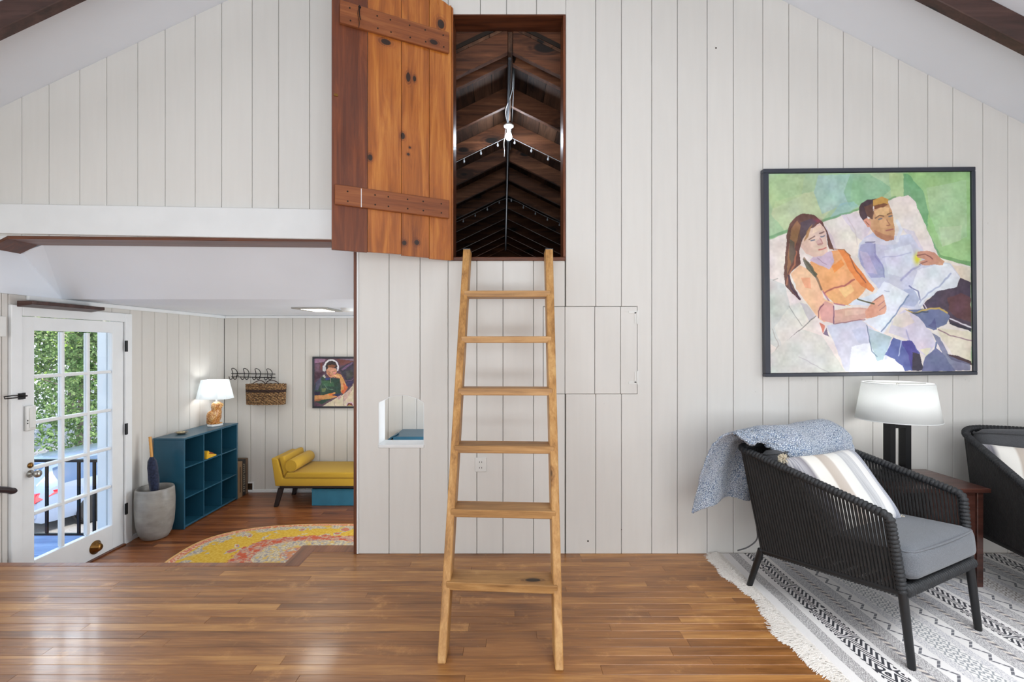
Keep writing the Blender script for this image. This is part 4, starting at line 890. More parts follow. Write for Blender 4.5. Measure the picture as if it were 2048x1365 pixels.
def rope_seat(name, loc, rz, hw, rear_z, label, cat, rcorner, nside=44, nback=34, back_top=.80, soft=True):
    t = thing(name, loc, rz, label, cat)
    fzf, fzr = .308, .236; yf, yr = -.335, .335
    k = MB(); r = .015
    loop = [(-hw, yf, fzf), (hw, yf, fzf), (hw, yr, fzr), (-hw, yr, fzr)]
    k.tube(loop+[loop[0]], r, 10, cap=True); 
    for p in loop: k.ball(p, r*1.02, seg=10, rings=6)
    k.out('seat_frame', TUBEM, t, smooth=True, auto=1)
    for s in (-1, 1):
        for (y0, z0, y1) in ((yf, fzf, yf-.033), (yr, fzr, yr+.075)):
            MB().tube([(s*hw, y0, z0+.004), (s*hw, y1, .004), (s*hw, y1, 0)], [.0185, .0155, .014], 14).out('leg', TUBEM, t, smooth=True, auto=.8)
    fc = (.03, -.30, .638)
    tl = [(-hw, yf, fzf), (-hw-fc[0], fc[1], fc[2]), (-hw-.05, .445, back_top), (hw+.05, .445, back_top), (hw+fc[0], fc[1], fc[2]), (hw, yf, fzf)]
    path = fillet(tl, [0, .03, rcorner, rcorner, .03, 0], 8)
    p, rr_ = braided(path, .0185); MB().tube(p, rr_, 10).out('arm_rail', BRAID, t, smooth=True, auto=1.2)
    p, rr_ = braided([Vector((-hw, yf-.004, fzf+.012)), Vector((hw, yf-.004, fzf+.012))], .026); MB().tube(p, rr_, 10).out('front_rail_wrap', BRAID, t, smooth=True, auto=1.2)
    side_top = lambda q: Vector((hw+fc[0]+(.05-fc[0])*q, fc[1]+(.445-fc[1])*q, fc[2]+(back_top-fc[2])*q))
    for s in (-1, 1):
        for i in range(nside):
            q = (i+.35)/nside
            a = side_top(q); 
            if q > 1-rcorner/.8:      # follow the rounded corner
                e = (q-(1-rcorner/.8))/(rcorner/.8); a = a+Vector((-rcorner*.42*e*e, 0, 0))
            b = Vector((hw, yf+(yr-yf)*q, fzf+(fzr-fzf)*q))
            a.x *= s; b.x *= s; m_ = (a+b)/2+Vector((s*.004, 0, 0))
            MB().tube([a, m_, b+Vector((0, 0, -.016))], .0070, 6).out('rope', ROPE, t, smooth=True, auto=1)
    for i in range(nback):
        q = (i+.5)/nback*2-1
        y_ = .445-(max(0, abs(q)*(hw+.05)-(hw+.05-rcorner))/rcorner)**2*rcorner*.45
        MB().tube([(q*(hw+.045), y_, back_top), (q*hw, yr, fzr-.016)], .0070, 6).out('rope', ROPE, t, smooth=True, auto=1)
    k = MB()
    for i in range(9):
        y_ = yf+.04+i*.075; z_ = fzf+(fzr-fzf)*(i/9)+.008; k.box(-hw+.01, hw-.01, y_, y_+.045, z_-.003, z_)
    k.out('seat_webbing', BLACKM, t)
    # cushions
    def cushion(nm, x0, x1, y0, y1, z0, z1, tilt, py, pz, mat, rad=.04):
        k = MB(); nx, ny = 16, 12; hx, hy, hz = (x1-x0)/2, (y1-y0)/2, (z1-z0)/2; cx0, cy0, cz0 = (x0+x1)/2, (y0+y1)/2, (z0+z1)/2
        bm = bmesh.new(); bmesh.ops.create_cube(bm, size=2); bmesh.ops.subdivide_edges(bm, edges=bm.edges[:], cuts=14, use_grid_fill=True)
        vs = []
        for v in bm.verts:
            a, b, c = v.co
            q = Vector((a*hx, b*hy, c*hz)); inner = Vector((max(-hx+rad, min(hx-rad, q.x)), max(-hy+rad, min(hy-rad, q.y)), max(-hz+rad, min(hz-rad, q.z))))
            d = q-inner
            if d.length > 1e-7: q = inner+d.normalized()*min(rad, d.length if d.length < rad else rad)
            puff = (1-a*a)*(1-b*b); q.z += c*puff*.014; q.y += b*(1-a*a)*(1-c*c)*.010; q.x += a*(1-b*b)*(1-c*c)*.006
            yy, zz = q.y, q.z; q.y = yy*cos(tilt)-zz*sin(tilt); q.z = yy*sin(tilt)+zz*cos(tilt)
            vs.append(q+Vector((cx0, cy0, cz0)))
        fs = [tuple(v.index for v in f.verts) for f in bm.faces]; bm.verts.index_update(); fs = [tuple(v.index for v in f.verts) for f in bm.faces]; bm.free()
        o = k.add(vs, fs).out(nm, mat, t, smooth=True)
        # piping along the top seam
        r_ = rad*.75; c_ = []
        for (sx_, sy_) in ((-1, -1), (1, -1), (1, 1), (-1, 1)): c_.append(Vector((sx_*(hx-.006), sy_*(hy-.006), hz-rad*.38)))
        pth = []
        for i in range(4):
            a, b, c2 = c_[i-1], c_[i], c_[(i+1) % 4]; u = (a-b).normalized()*.05; v = (c2-b).normalized()*.05
            for k_ in range(5):
                tt = k_/4; pth.append((b+u)*(1-tt)**2+b*2*tt*(1-tt)+(b+v)*tt*tt)
            for k_ in range(1, 8):
                tt = k_/8; m_ = (b+v)*(1-tt)+((c2+(b-c2).normalized()*.05))*tt
                bul = 4*tt*(1-tt); m_ = m_+Vector((m_.x/hx*.006 if abs(b.x-c2.x) < .01 else 0, m_.y/hy*.010 if abs(b.y-c2.y) < .01 else 0, 0))*bul; pth.append(m_)
        P2 = []
        for q in pth:
            yy, zz = q.y, q.z; P2.append(Vector((q.x+cx0, yy*cos(tilt)-zz*sin(tilt)+cy0, yy*sin(tilt)+zz*cos(tilt)+cz0)))
        MB().tube(P2, .0045, 6, closed=True).out('piping', mat, o, smooth=True)
        return o
    if soft:
        cushion('seat_cushion', -hw+.012, hw-.012, -.375, .27, .335, .475, -math.radians(5.2), 0, 0, CUSH, .038)
        if hw < .5: cushion('back_cushion', -hw+.02, hw-.02, .215, .34, .40, .80, -math.radians(14), 0, 0, CUSHD, .05)
        else:
            cushion('back_cushion', -hw+.005, 0.0, .255, .385, .43, .868, -math.radians(13), 0, 0, CUSHD, .06)
            cushion('back_cushion', .006, hw-.005, .255, .385, .43, .868, -math.radians(13), 0, 0, CUSHD, .06)
    return t
CH = (1.836, 2.505, .009); CR = math.radians(26.5)
chair = rope_seat('rope_armchair', CH, CR, .3125, .24, 'black rope armchair with grey seat cushion and blue fleece over its back', 'armchair', .06)
MB().tube(cr([(-.30, .37, .50), (-.315, .36, .43), (-.322, .355, .36), (-.315, .36, .29), (-.335, .40, .235), (-.36, .45, .20)], 5), .004, 6).out('tie_strap', CUSHD, chair, smooth=True)
SO = (3.412, 2.379, .009); SR = math.radians(-21.7)
sofa = rope_seat('rope_sofa', SO, SR, .70, .24, 'black rope settee cut off by the right edge beside the lamp table', 'sofa', .16, 48, 62, .862)
def local(o, p): return wm(o) @ Vector(p)

# striped scatter cushions
def striped():
    m = Mt('striped_woven_cloth'); x, y, z = m.sep(m.co()); r = m.noise(m.comb(x*160, y*20, z*3), 1, 3, .6); w_ = m.noise(m.comb(x*5, 0, z*6), 1, 2)
    u = x/.58+.5+(w_-.5)*.02
    base = m.ramp(u, [(0, (206, 204, 204)), (.10, (190, 188, 192)), (.155, (134, 130, 136)), (.19, (232, 229, 222)), (.31, (228, 225, 218)), (.33, (188, 176, 164)), (.44, (198, 188, 178)), (.46, (230, 228, 222)), (.58, (224, 224, 220)), (.60, (196, 197, 198)), (.70, (206, 207, 208)), (.72, (230, 229, 226)), (.80, (224, 223, 222)), (.84, (170, 176, 190)), (1, (186, 188, 196))])
    st = m.math('ADD', m.step(u, -1, .165), m.step(u, .80, 2)); st2 = m.step(u, .58, .72)
    c = m.mix(m.math('MULTIPLY', m.sm(r, .45, .62), st*.75+st2*.35), base, lin((118, 120, 134)))
    f = m.noise(m.comb(x*500, y*500, z*500), 1, 1)
    return m.bsdf(c, .95, 0, m.bump(f, .4, .002), sheen=.2)
STRIPE = striped()
CREAM = cloth('cream_yarn', (232, 222, 200), (214, 202, 178), 300)
def scatter(loc, rx, ry, rz, w_, h_, label, tass=()):
    o = thing('scatter_cushion', loc, 0, label, 'cushion'); o.rotation_euler = (rx, ry, rz)
    R = Matrix.Translation(loc) @ (Matrix.Rotation(rz, 4, 'Z') @ Matrix.Rotation(ry, 4, 'Y') @ Matrix.Rotation(rx, 4, 'X')); WM[o.name] = R
    v, f = pillow_mesh(w_, h_, .15); MB().add(v, f).out('cover', STRIPE, o, smooth=True)
    for (a, b) in tass:
        k = MB(); rg = random.Random(5)
        c = Vector((a*w_/2*.99, 0, b*h_/2*.97))
        for i in range(110):
            d = Vector((rg.gauss(0, 1)+a*.5, rg.gauss(0, 1), rg.gauss(0, 1)+b*.3)).normalized(); L = rg.uniform(.024, .034); up = Vector((0, 0, -1))*.004
            k.tube([c, c+d*L*.6, c+d*L+up], [.0012, .002, .0022], 4)
        k.out('tassel', CREAM, o, kind='stuff')
    return o
# corners fitted from the photograph: top left, top right, bottom right
def place_cushion(tlp, trp, brp, label, tass):
    tlp, trp, brp = Vector(tlp), Vector(trp), Vector(brp); ex = (trp-tlp); w_ = ex.length; ex.normalize(); ez = (trp-brp); h_ = ez.length; ez = (ez-ex*ez.dot(ex)).normalized(); ey = ez.cross(ex)
    c = (tlp+brp)/2; R = Matrix((ex, ey, ez)).transposed(); e = R.to_euler('XYZ')
    return scatter(c, e.x, e.y, e.z, w_, h_, label, tass)
c1 = place_cushion((1.495, 2.565, .79), (1.985, 2.745, .80), (2.02, 2.48, .475), 'striped cream and grey cushion with pompoms leaning in the rope armchair', ((1, -1), (-1, 1)))
c2 = place_cushion((2.85, 2.88, .80), (3.28, 2.71, .79), (3.22, 2.57, .47), 'striped cream and beige cushion leaning on the settee at the right edge', ())

# blue fleece throw
def fleece():
    m = Mt('blue_fleece'); v = m.co(); n1 = m.noise(v, 9, 2); w_ = m.noise(v, 60, 2)
    d = m.vor(m.vadd(v, m.comb(w_*.012, w_*.01, w_*.012)), 105, 'Distance', 'DISTANCE_TO_EDGE')
    n2 = m.noise(v, 150, 2)
    t = m.sm(d, .02, .30)*.7+n2*.45
    c = m.ramp(t, [(.12, (40, 54, 84)), (.30, (118, 144, 178)), (.52, (222, 230, 240))])
    c = m.mix(m.sm(n1, .35, .7)*.25, c, lin((206, 208, 220)))
    return m.bsdf(c, .95, 0, m.bump(t, .9, .006), sheen=.5)
prof_r = [(.17, .66), (.20, .745), (.245, .835), (.33, .895), (.43, .885), (.50, .82), (.545, .65), (.56, .45)]
prof_l = [(.345, .825), (.36, .85), (.39, .878), (.43, .885), (.485, .86), (.535, .76), (.575, .60), (.60, .43)]
nx, nt_ = 110, 130
gr = []; rn = np.random.RandomState(4)
A1 = vnoise(nt_+1, nx+1, 7, 21); A2 = vnoise(nt_+1, nx+1, 24, 22); A3 = rn.rand(nx+1, nt_+1)
def fold_row(i):
    q = i/nx; s = min(1, max(0, (q-.10)/.38)); s = s*s*(3-2*s)
    cps = [Vector((0, a[0]*(1-s)+b[0]*s, a[1]*(1-s)+b[1]*s)) for a, b in zip(prof_l, prof_r)]
    pts = cr(cps, 24); n = len(pts)
    xx = -.39+.74*q; row = []
    for j in range(nt_+1):
        f = j/nt_*(n-1); a = int(min(f, n-2)); p = pts[a].lerp(pts[a+1], f-a); t = j/nt_
        hang = max(0, t-.5)*2
        x_ = xx-(1-q)**1.5*.14*hang*(1.25-.5*hang)-.05*(1-q)**4*(1-abs(t-.4))+.016*sin(q*21+t*2)*hang
        y_ = p.y+.022*sin(q*24+1)*hang+(1-q)**2*.02*hang; z_ = p.z+.012*sin(q*7+.6)*(1-hang)-.05*hang*(.5+.5*sin(q*9+2.2))*hang
        top = 1-min(1, abs(t-.45)*2.6); z_ += .035*max(0, top)*(.5-abs(q-.45)*1.1)
        y_ += (A1[i][j]-.5)*.03+(A2[i][j]-.5)*.006; z_ += (A1[i][nt_-j]-.5)*.022+(A3[i][j]-.5)*.004
        x_ += (A3[nx-i][j]-.5)*.003+(A2[i][nt_-j]-.5)*.012
        row.append((x_, y_, z_))
    return row
k = MB(); V = []
for i in range(nx+1): V += fold_row(i)
Fc = [(i*(nt_+1)+j, i*(nt_+1)+j+1, (i+1)*(nt_+1)+j+1, (i+1)*(nt_+1)+j) for i in range(nx) for j in range(nt_)]
V = [tuple(local(chair, p)) for p in V]
th = k.add(V, Fc).out('fleece_throw', fleece(), None, smooth=True, base=True, label='blue and white fleece throw draped over the rope armchair', cat='blanket')
md = th.modifiers.new('solid', 'SOLIDIFY'); md.thickness = .012; md.offset = 1

# ------------------------------------------------------------------ lamp table and lamp
TW = wood('dark_table_wood', ((46, 26, 22), (78, 46, 38), (108, 70, 60)), 'x', .3, coat=.3, rvar=.4)
tb = thing('side_table', (2.44, 2.90, 0), label='dark brown wooden side table between the two rope seats', cat='table')
def tbx(n, x0, x1, y0, y1, z0, z1, b=.003): return box(n, TW, x0-2.44, x1-2.44, y0-2.90, y1-2.90, z0, z1, tb, b)
tbx('table_top', 2.14, 2.735, 2.70, 3.13, .556, .58)
for x in (2.165, 2.675):
    for y in (2.72, 3.07): tbx('leg', x, x+.035, y, y+.035, .009, .555)
tbx('side_panel', 2.40, 2.418, 2.74, 3.09, .12, .555); tbx('side_panel', 2.69, 2.705, 2.758, 3.068, .12, .52); tbx('shelf', 2.17, 2.70, 2.76, 3.06, .10, .118); tbx('front_panel', 2.42, 2.674, 2.73, 2.745, .12, .555)
lp = thing('table_lamp', (2.385, 2.93, .581), label='black open-frame table lamp with white drum shade on the side table', cat='lamp')
box('base_plate', BLACKM, -.143, .143, -.09, .09, 0, .022, lp, .003)
box('base_block', BLACKM, -.075, .075, -.05, .05, .0225, .040, lp, .002)
k = MB()
for (x0, x1, z0, z1) in ((-.066, -.030, .0405, .335), (.030, .066, .0405, .335), (-.0299, .0299, .0405, .072), (-.0299, .0299, .308, .335)): k.box(x0, x1, -.028, .028, z0, z1)
k.out('lamp_frame', BLACKM, lp, .002)
MB().tube([(0, 0, .335), (0, 0, .372)], .008, 10).out('neck', BLACKM, lp, smooth=True, auto=.8)
SH = shade('linen_shade', (246, 248, 247), .46)
o = MB().lathe([(.214, .356), (.179, .585)], (0, 0, 0), 64, cap=False).out('lamp_shade', SH, lp, smooth=True)
md = o.modifiers.new('s', 'SOLIDIFY'); md.thickness = .002
k = MB(); k.tube([(.214*cos(a*pi/32), .214*sin(a*pi/32), .357) for a in range(64)], .0022, 6, closed=True); k.tube([(.179*cos(a*pi/32), .179*sin(a*pi/32), .584) for a in range(64)], .0022, 6, closed=True)
k.out('shade_rim', W_TRIM, o, smooth=True)
MB().lathe([(.016, .372), (.016, .41), (.013, .412)], (0, 0, 0), 14).out('socket', BLACKM, lp)
MB().lathe([(.012, .412), (.03, .455), (.026, .485), (.004, .50)], (0, 0, 0), 16).out('bulb', emis('lamp_bulb_glow', (1, .97, .93), 5), lp, smooth=True)
k = MB()
for a in range(3): k.tube([(0, 0, .582), (.178*cos(a*2.094), .178*sin(a*2.094), .582)], .0018, 5)
k.tube(cr([(-.02, 0, .40), (-.05, 0, .48), (0, 0, .585)], 5), .0016, 5); k.tube(cr([(.02, 0, .40), (.05, 0, .48), (0, 0, .585)], 5), .0016, 5)
k.out('shade_carrier', STEEL, lp)
light('table_lamp_light', 'POINT', (2.385, 2.93, .581+.52), 2.0, (1, .985, .965), radius=.05)

# ------------------------------------------------------------------ flat-woven rug
def rugmat():
    m = Mt('flatweave_rug'); x, y, z = m.sep(m.co('Object'))
    x = x+(m.noise(m.comb(0, y*2.2, 0), 1, 2)-.5)*.022
    xs = m.math('SUBTRACT', m.math('FLOORED_MODULO', x-1.607+.394, .788), .394); q = m.math('ABSOLUTE', xs)
    fine = m.noise(m.comb(x*420, y*90, 0), 1, 2, .7)
    fine2 = m.math('MULTIPLY', m.math('SINE', x*1400), m.math('SINE', y*1100))
    hs = m.sm(fine+fine2*.16, .44, .56)
    big_ = m.noise(m.comb(x*1.2, y*1.2, 3), 1, 2)
    white = m.mix(m.noise(m.comb(x*300, y*300, 0), 1, 1), lin((240, 237, 234)), lin((222, 219, 218)))
    ink = lin((26, 28, 40)); slate = m.mix(m.sm(big_, .35, .65), lin((74, 84, 112)), lin((70, 66, 74)))
    tri = lambda v: m.math('ABSOLUTE', m.math('SUBTRACT', m.math('FRACT', v), .5))    # 0..0.5
    # black meander: slanted dashes whose slope flips
    sg = m.sm(tri(y*2.1), .2, .3)*2-1
    ph = y*31+xs*11+tri(xs*16+.25)*m.math('MULTIPLY', sg, 3.4)
    black = m.math('MULTIPLY', m.math('FRACT', ph) < .52, m.step(q, -1, .054))
    c = m.mix(black, white, ink)
    heather = m.math('MULTIPLY', hs, m.step(q, .078, .222)); c = m.mix(heather*.85, c, slate)
    dash = m.math('MULTIPLY', m.math('FRACT', y*26+x*14) < .42, m.step(q, .136, .160)); c = m.mix(dash, c, lin((216, 206, 196)))
    dd_ = m.math('MULTIPLY', m.math('FRACT', y*26+x*14) > .55, m.step(q, .136, .160)); c = m.mix(dd_*.8, c, lin((84, 80, 88)))
    zz = m.math('ABSOLUTE', (q-.258)-(tri(y*11)-.25)*.085)
    thin = m.math('MULTIPLY', m.math('MULTIPLY', zz < .0075, m.step(q, .224, .292)), m.math('FRACT', y*44) < .86); c = m.mix(thin*.9, c, lin((70, 72, 84)))
    lh = m.math('MULTIPLY', m.sm(fine+fine2*.1, .5, .58), m.step(q, .298, .338)); c = m.mix(lh*.75, c, lin((112, 116, 138)))
    dia = m.math('FRACT', m.math('ADD', tri(y*20), tri(q*26))*2.0)
    dm = m.math('MULTIPLY', dia < .44, m.step(q, .342, .395))
    warm = m.sm(x, 2.2, 2.7); c = m.mix(dm*.8, c, m.mix(warm, lin((128, 134, 140)), lin((146, 134, 124))))
    edge = m.step(x, 0, 1.552)
    c = m.mix(edge, c, white)
    a_ = m.math('MULTIPLY', hs, m.step(x, 1.455, 1.515)); c = m.mix(m.math('MULTIPLY', a_, .9), c, lin((58, 54, 62)))
    return m.bsdf(c, .95, 0, m.bump(fine*.6+fine2*.2, .5, .002), sheen=.15)
rug = thing('flatweave_rug', (0, 0, 0), label='black and white striped flatweave rug with fringe under the rope armchair', cat='rug')
MB().box(1.39, 4.05, 1.25, 3.165, .0012, .009).out('woven_field', rugmat(), rug)
k = MB(); rg = random.Random(11); FR = cloth('fringe_yarn', (246, 242, 236), (222, 214, 204), 300)
yy = 1.26
while yy < 3.165:
    for s in range(9):
        x0 = 1.396+rg.uniform(-.004, .01); L = rg.uniform(.065, .10)*(1+.25*sin(yy*9)+.12*sin(yy*31)); dy = rg.gauss(-.006, .020)+.014*sin(yy*17); z0 = .009
        w_ = rg.uniform(.0012, .0022); zz = [z0, rg.uniform(.008, .02), rg.uniform(.003, .014), .002]
        px_ = [x0, x0-L*.35, x0-L*.7+rg.gauss(0, .004), x0-L]; py = [yy+rg.uniform(-.003, .003), yy+dy*.3+rg.gauss(0, .003), yy+dy*.8+rg.gauss(0, .005), yy+dy*1.2+rg.gauss(0, .006)]
        vs = []
        for a in range(4): vs += [(px_[a], py[a]-w_, zz[a]), (px_[a], py[a]+w_, zz[a]+.0006)]
        k.add(vs, [(0, 1, 3, 2), (2, 3, 5, 4), (4, 5, 7, 6)])
    yy += .0042
k.out('fringe', FR, rug, kind='stuff')

# ------------------------------------------------------------------ alcove things
TEAL = plain('teal_paint', (34, 84, 106), .32, var=.05, coat=.1)
TEALT = plain('teal_paint_worn', (52, 118, 142), .4, var=.08)
cb = thing('cube_shelf', (-3.325, 5.075, AF), label='teal cube shelf with nine open compartments against the left wall', cat='shelf')
cx0, cx1, cy0, cy1, chh = -.145, .150, -.455, .455, .89; tt = .018
box('side_panel', TEAL, cx0, cx1, cy0, cy0+tt, 0.001, chh-tt-.0005, cb); box('side_panel', TEAL, cx0, cx1, cy1-tt, cy1, 0.001, chh-tt-.0005, cb)
box('top_panel', TEAL, cx0-.004, cx1+.003, cy0-.004, cy1+.004, chh-tt, chh, cb)
box('bottom_panel', TEAL, cx0, cx1-.002, cy0+tt+.0005, cy1-tt-.0005, .012, .012+tt, cb)
box('back_panel', TEAL, cx0, cx0+.005, cy0+tt+.0005, cy1-tt-.0005, .031, chh-tt-.001, cb, 0)
for i in (1, 2):
    y = cy0+(cy1-cy0)*i/3; box('divider', TEAL, cx0+.006, cx1-.002, y-.006, y+.006, .031, chh-tt-.001, cb, .001)
    for j in range(3):
        z = chh*i/3; ya = cy0+(cy1-cy0)*j/3+(.0185 if j == 0 else .0065); yb = cy0+(cy1-cy0)*(j+1)/3-(.0185 if j == 2 else .0065)
        box('shelf_board', TEAL, cx0+.006, cx1-.003, ya, yb, z-.006, z+.006, cb, .001)
ZC = AF+chh
# owl lamp
OW = Mt('amber_owl_glaze'); v = OW.co(); f = OW.vor(v, 95, 'Distance'); n_ = OW.noise(v, 14, 3)
xx_, yy_, zz_ = OW.sep(v)
c_ = OW.ramp(n_*.6+f*.5, [(.25, (112, 62, 16)), (.48, (184, 112, 36)), (.75, (232, 190, 128))])
OWL = OW.bsdf(c_, .25, 0, OW.bump(f, .5, .004), coat=.5)
ow = thing('owl_lamp', (-3.315, 5.33, ZC+.001), math.radians(84), label='amber ceramic owl lamp with white shade on the teal cube shelf', cat='lamp')
k = MB(); k.prism([(cos(a)*r_, sin(a)*r_*.85) for a, r_ in [(i*pi/4+pi/8, .088) for i in range(8)]], 0, .022, 'xy'); k.out('base', W_TRIM, ow, .004)
# body: owl looks along local -y
def sect(z, rx, ry, cx, cy, seg=20): return [(cx+rx*cos(2*pi*i/seg), cy+ry*sin(2*pi*i/seg), z) for i in range(seg)]
S_ = [(.022, .060, .064, 0, .022), (.04, .064, .066, 0, .024), (.07, .068, .068, 0, .020), (.11, .070, .065, 0, .008), (.15, .066, .056, 0, -.008), (.175, .056, .049, 0, -.014), (.19, .052, .047, 0, -.018), (.205, .060, .054, 0, -.02), (.23, .061, .055, 0, -.022), (.252, .052, .048, 0, -.02), (.268, .032, .031, 0, -.018), (.274, .006, .006, 0, -.018)]
k = MB(); vs = []
for s_ in S_: vs += sect(*s_)
n = 20; fs = [(i*n+j, i*n+(j+1) % n, (i+1)*n+(j+1) % n, (i+1)*n+j) for i in range(len(S_)-1) for j in range(n)]+[tuple(range(n-1, -1, -1)), tuple((len(S_)-1)*n+j for j in range(n))]
k.add(vs, fs); k.out('body', OWL, ow, smooth=True)
for s in (-1, 1):
    MB().ball((s*.056, .012, .105), .05, .42, .95, 1.35).out('wing', OWL, ow, smooth=True)
    e = MB().lathe([(.0215, 0), (.019, .005), (.012, .003), (.011, .006), (.002, .008)], (s*.021, -.064, .232), 18, rot=Matrix.Rotation(s*-.42, 3, 'Z') @ Matrix.Rotation(pi/2, 3, 'X')).out('eye', OWL, ow, smooth=True)
    k = MB()
    for a in (-1, 0, 1): k.ball((s*.028+a*.011, -.046, .03), .009, .8, 1.5, .8, 8, 6)
    k.out('foot', OWL, ow, smooth=True)
MB().lathe([(.008, 0), (.006, .012), (.001, .026)], (0, -.070, .228), 8, rot=Matrix.Rotation(pi*.72, 3, 'X')).out('beak', OWL, ow)
MB().tube([(0, -.018, .268), (0, -.012, .315)], .009, 10).out('neck', W_TRIM, ow, smooth=True, auto=.8)
SH2 = shade('white_card_shade', (240, 244, 246), .5)
def octr(rx, ry, z): c = .62; return [(rx, -ry*c, z), (rx, ry*c, z), (rx*c, ry, z), (-rx*c, ry, z), (-rx, ry*c, z), (-rx, -ry*c, z), (-rx*c, -ry, z), (rx*c, -ry, z)]
k = MB(); k.add(octr(.170, .125, .305)+octr(.125, .090, .515), [(i, (i+1) % 8, 8+(i+1) % 8, 8+i) for i in range(8)])
o = k.out('lamp_shade', SH2, ow, world=False); o.rotation_euler = (0, 0, math.radians(-84)); md = o.modifiers.new('s', 'SOLIDIFY'); md.thickness = .002
MB().ball((0, -.012, .37), .028).out('bulb', emis('owl_bulb_glow', (1, .96, .88), 8), ow, smooth=True)
light('owl_lamp_light', 'POINT', (-3.315, 5.33, ZC+.40), 2.4, (.98, .99, 1), radius=.06)
ds = thing('trinket_dish', (-3.36, 4.85, ZC), label='small shallow patterned dish on the near end of the teal shelf', cat='dish')
MB().lathe([(.030, 0), (.036, .004), (.062, .018), (.060, .020), (.034, .008), (.004, .006)], (0, 0, 0), 24).out('bowl', plain('glazed_stoneware', (122, 112, 96), .3, var=.3, scale=60), ds, smooth=True)
k = MB()
for i in range(9): k.ball((.028*cos(i*2.3)*(i/9+.3), .028*sin(i*2.3)*(i/9+.3), .017), .0105, 1, 1, .6, 8, 6)
k.out('trinkets', plain('cream_trinkets', (214, 200, 160), .4, var=.2, scale=90), ds, smooth=True)
yc = thing('folded_cloth', (-3.215, 5.06, AF+chh*2/3+.0065), label='small yellow cloth lying in the top middle shelf compartment', cat='cloth')
YEL = cloth('yellow_cloth', (236, 190, 34), (206, 150, 24), 300)
k = MB(); k.prism([(-.085, 0), (.085, 0), (.08, .018), (.03, .03), (-.02, .05), (-.055, .085), (-.08, .06)], -.035, .035, 'yz'); k.out('cloth_fold', YEL, yc, .006, seg=2)
k = MB(); k.prism([(-.06, .052), (.0, .034), (.05, .026), (.02, .045), (-.03, .066)], -.036, .037, 'yz'); k.out('dark_fold', plain('brown_cloth_marks', (140, 70, 30), .9), yc, .003)
# planter with umbrella
pl = thing('umbrella_stand', (-3.315, 4.43, AF), label='grey concrete pot holding an umbrella beside the glazed door', cat='pot')
m = Mt('grey_concrete_glaze'); v = m.co(); x, y, z = m.sep(v); f = m.noise(v, 9, 4); g = m.noise(m.comb(x*3, y*3, z*14), 1.2, 3)
POT = m.bsdf(m.ramp(f*.6+g*.4, [(.3, (118, 114, 108)), (.7, (166, 162, 155))]), .38, 0, m.bump(g, .5, .006))
MB().lathe([(.075, 0), (.105, .012), (.130, .06), (.148, .14), (.156, .25), (.158, .36), (.152, .455), (.147, .472), (.139, .470), (.143, .40), (.146, .25), (.12, .06), (.01, .04)], (0, 0, 0), 40, cap=True).out('pot_body', POT, pl, smooth=True)
um = thing('umbrella', (-3.315, 4.43, AF+.05), label='folded navy umbrella with bamboo handle standing in the grey pot', cat='umbrella')
NAVY = cloth('navy_nylon', (30, 36, 56), (44, 52, 78), 60)
k = MB()
d0, d1 = Vector((.03, .0, 0)), Vector((-.060, .02, .86))
axis = (d1-d0)
prof = [(.008, 0), (.016, .08), (.026, .25), (.038, .45), (.046, .58), (.044, .70), (.036, .77), (.022, .80), (.016, .815)]
vs = []; seg = 16
R = axis.to_track_quat('Z', 'Y').to_matrix()
for (r_, t) in prof:
    for j in range(seg):
        a = 2*pi*j/seg; rr2 = r_*.8*(1+.22*cos(a*8/2*2)); vs.append(tuple(d0+R @ Vector((rr2*cos(a+t*2), rr2*sin(a+t*2), t*axis.length))))
k.add(vs, [(i*seg+j, i*seg+(j+1) % seg, (i+1)*seg+(j+1) % seg, (i+1)*seg+j) for i in range(len(prof)-1) for j in range(seg)]).out('canopy', NAVY, um, smooth=True)
pts = [d0+R @ Vector((0, 0, t)) for t in (.69, .7, .8)]
MB().tube([d0, pts[0]], .006, 8).out('shaft', BLACKM, um, smooth=True)
hp = [d0+R @ Vector((0, 0, .70+.0175*i)) for i in range(12)]
MB().tube(hp, [.013 if i % 2 else .0115 for i in range(12)], 12).out('handle', plain('bamboo_handle', (206, 148, 70), .35, var=.12), um, smooth=True, auto=1.2)
# boxes between the shelf and the back wall
CARD = plain('tan_cardboard', (150, 122, 92), .8)
for (ya, yb, h_, mt, lab) in ((5.545, 5.635, .42, CARD, 'tan flat box upright beside the teal shelf, nearest the shelf'), (5.638, 5.705, .425, plain('black_card', (38, 36, 34), .5), 'black flat box with pale lettering upright between two brown boxes'), (5.708, 5.755, .43, plain('brown_card', (112, 90, 72), .8), 'thin brown flat box upright against the alcove back wall')):
    b_x = thing('game_box', (-3.32, (ya+yb)/2, AF), label=lab, cat='box')
    box('lid', mt, -.13, .14, ya-(ya+yb)/2, yb-(ya+yb)/2, .001, h_, b_x, .002)
    if mt.name == 'black_card':
        k = MB(); z = .05; rg = random.Random(2)
        while z < .38:
            hh = rg.uniform(.012, .02); k.box(.1402, .1412, -.018, -.012, z, z+hh); k.box(.1402, .1412, -.018, .014, z, z+.005)
            if rg.random() < .7: k.box(.1402, .1412, .008, .014, z, z+hh)
            z += hh+.010
        k.out('lettering', plain('pale_lettering', (190, 176, 150), .6), b_x)
    else: box('spine_label', plain('box_label_'+mt.name, (96, 78, 60), .7), .1402, .1410, -.012, .012, .06, .36, b_x, 0)
vt = thing('floor_vent', (PX(500.5, AB), AB-.001, PZ(984, AB)), label='white framed vent grille low on the alcove back wall', cat='vent')
k = MB(); a = .046; 
for (x0, x1, z0, z1) in ((-a, a, .105, .12), (-a, a, 0, .015), (-a, -a+.014, .015, .105), (a-.014, a, .015, .105)): k.box(x0, x1, -.014, 0, z0, z1)
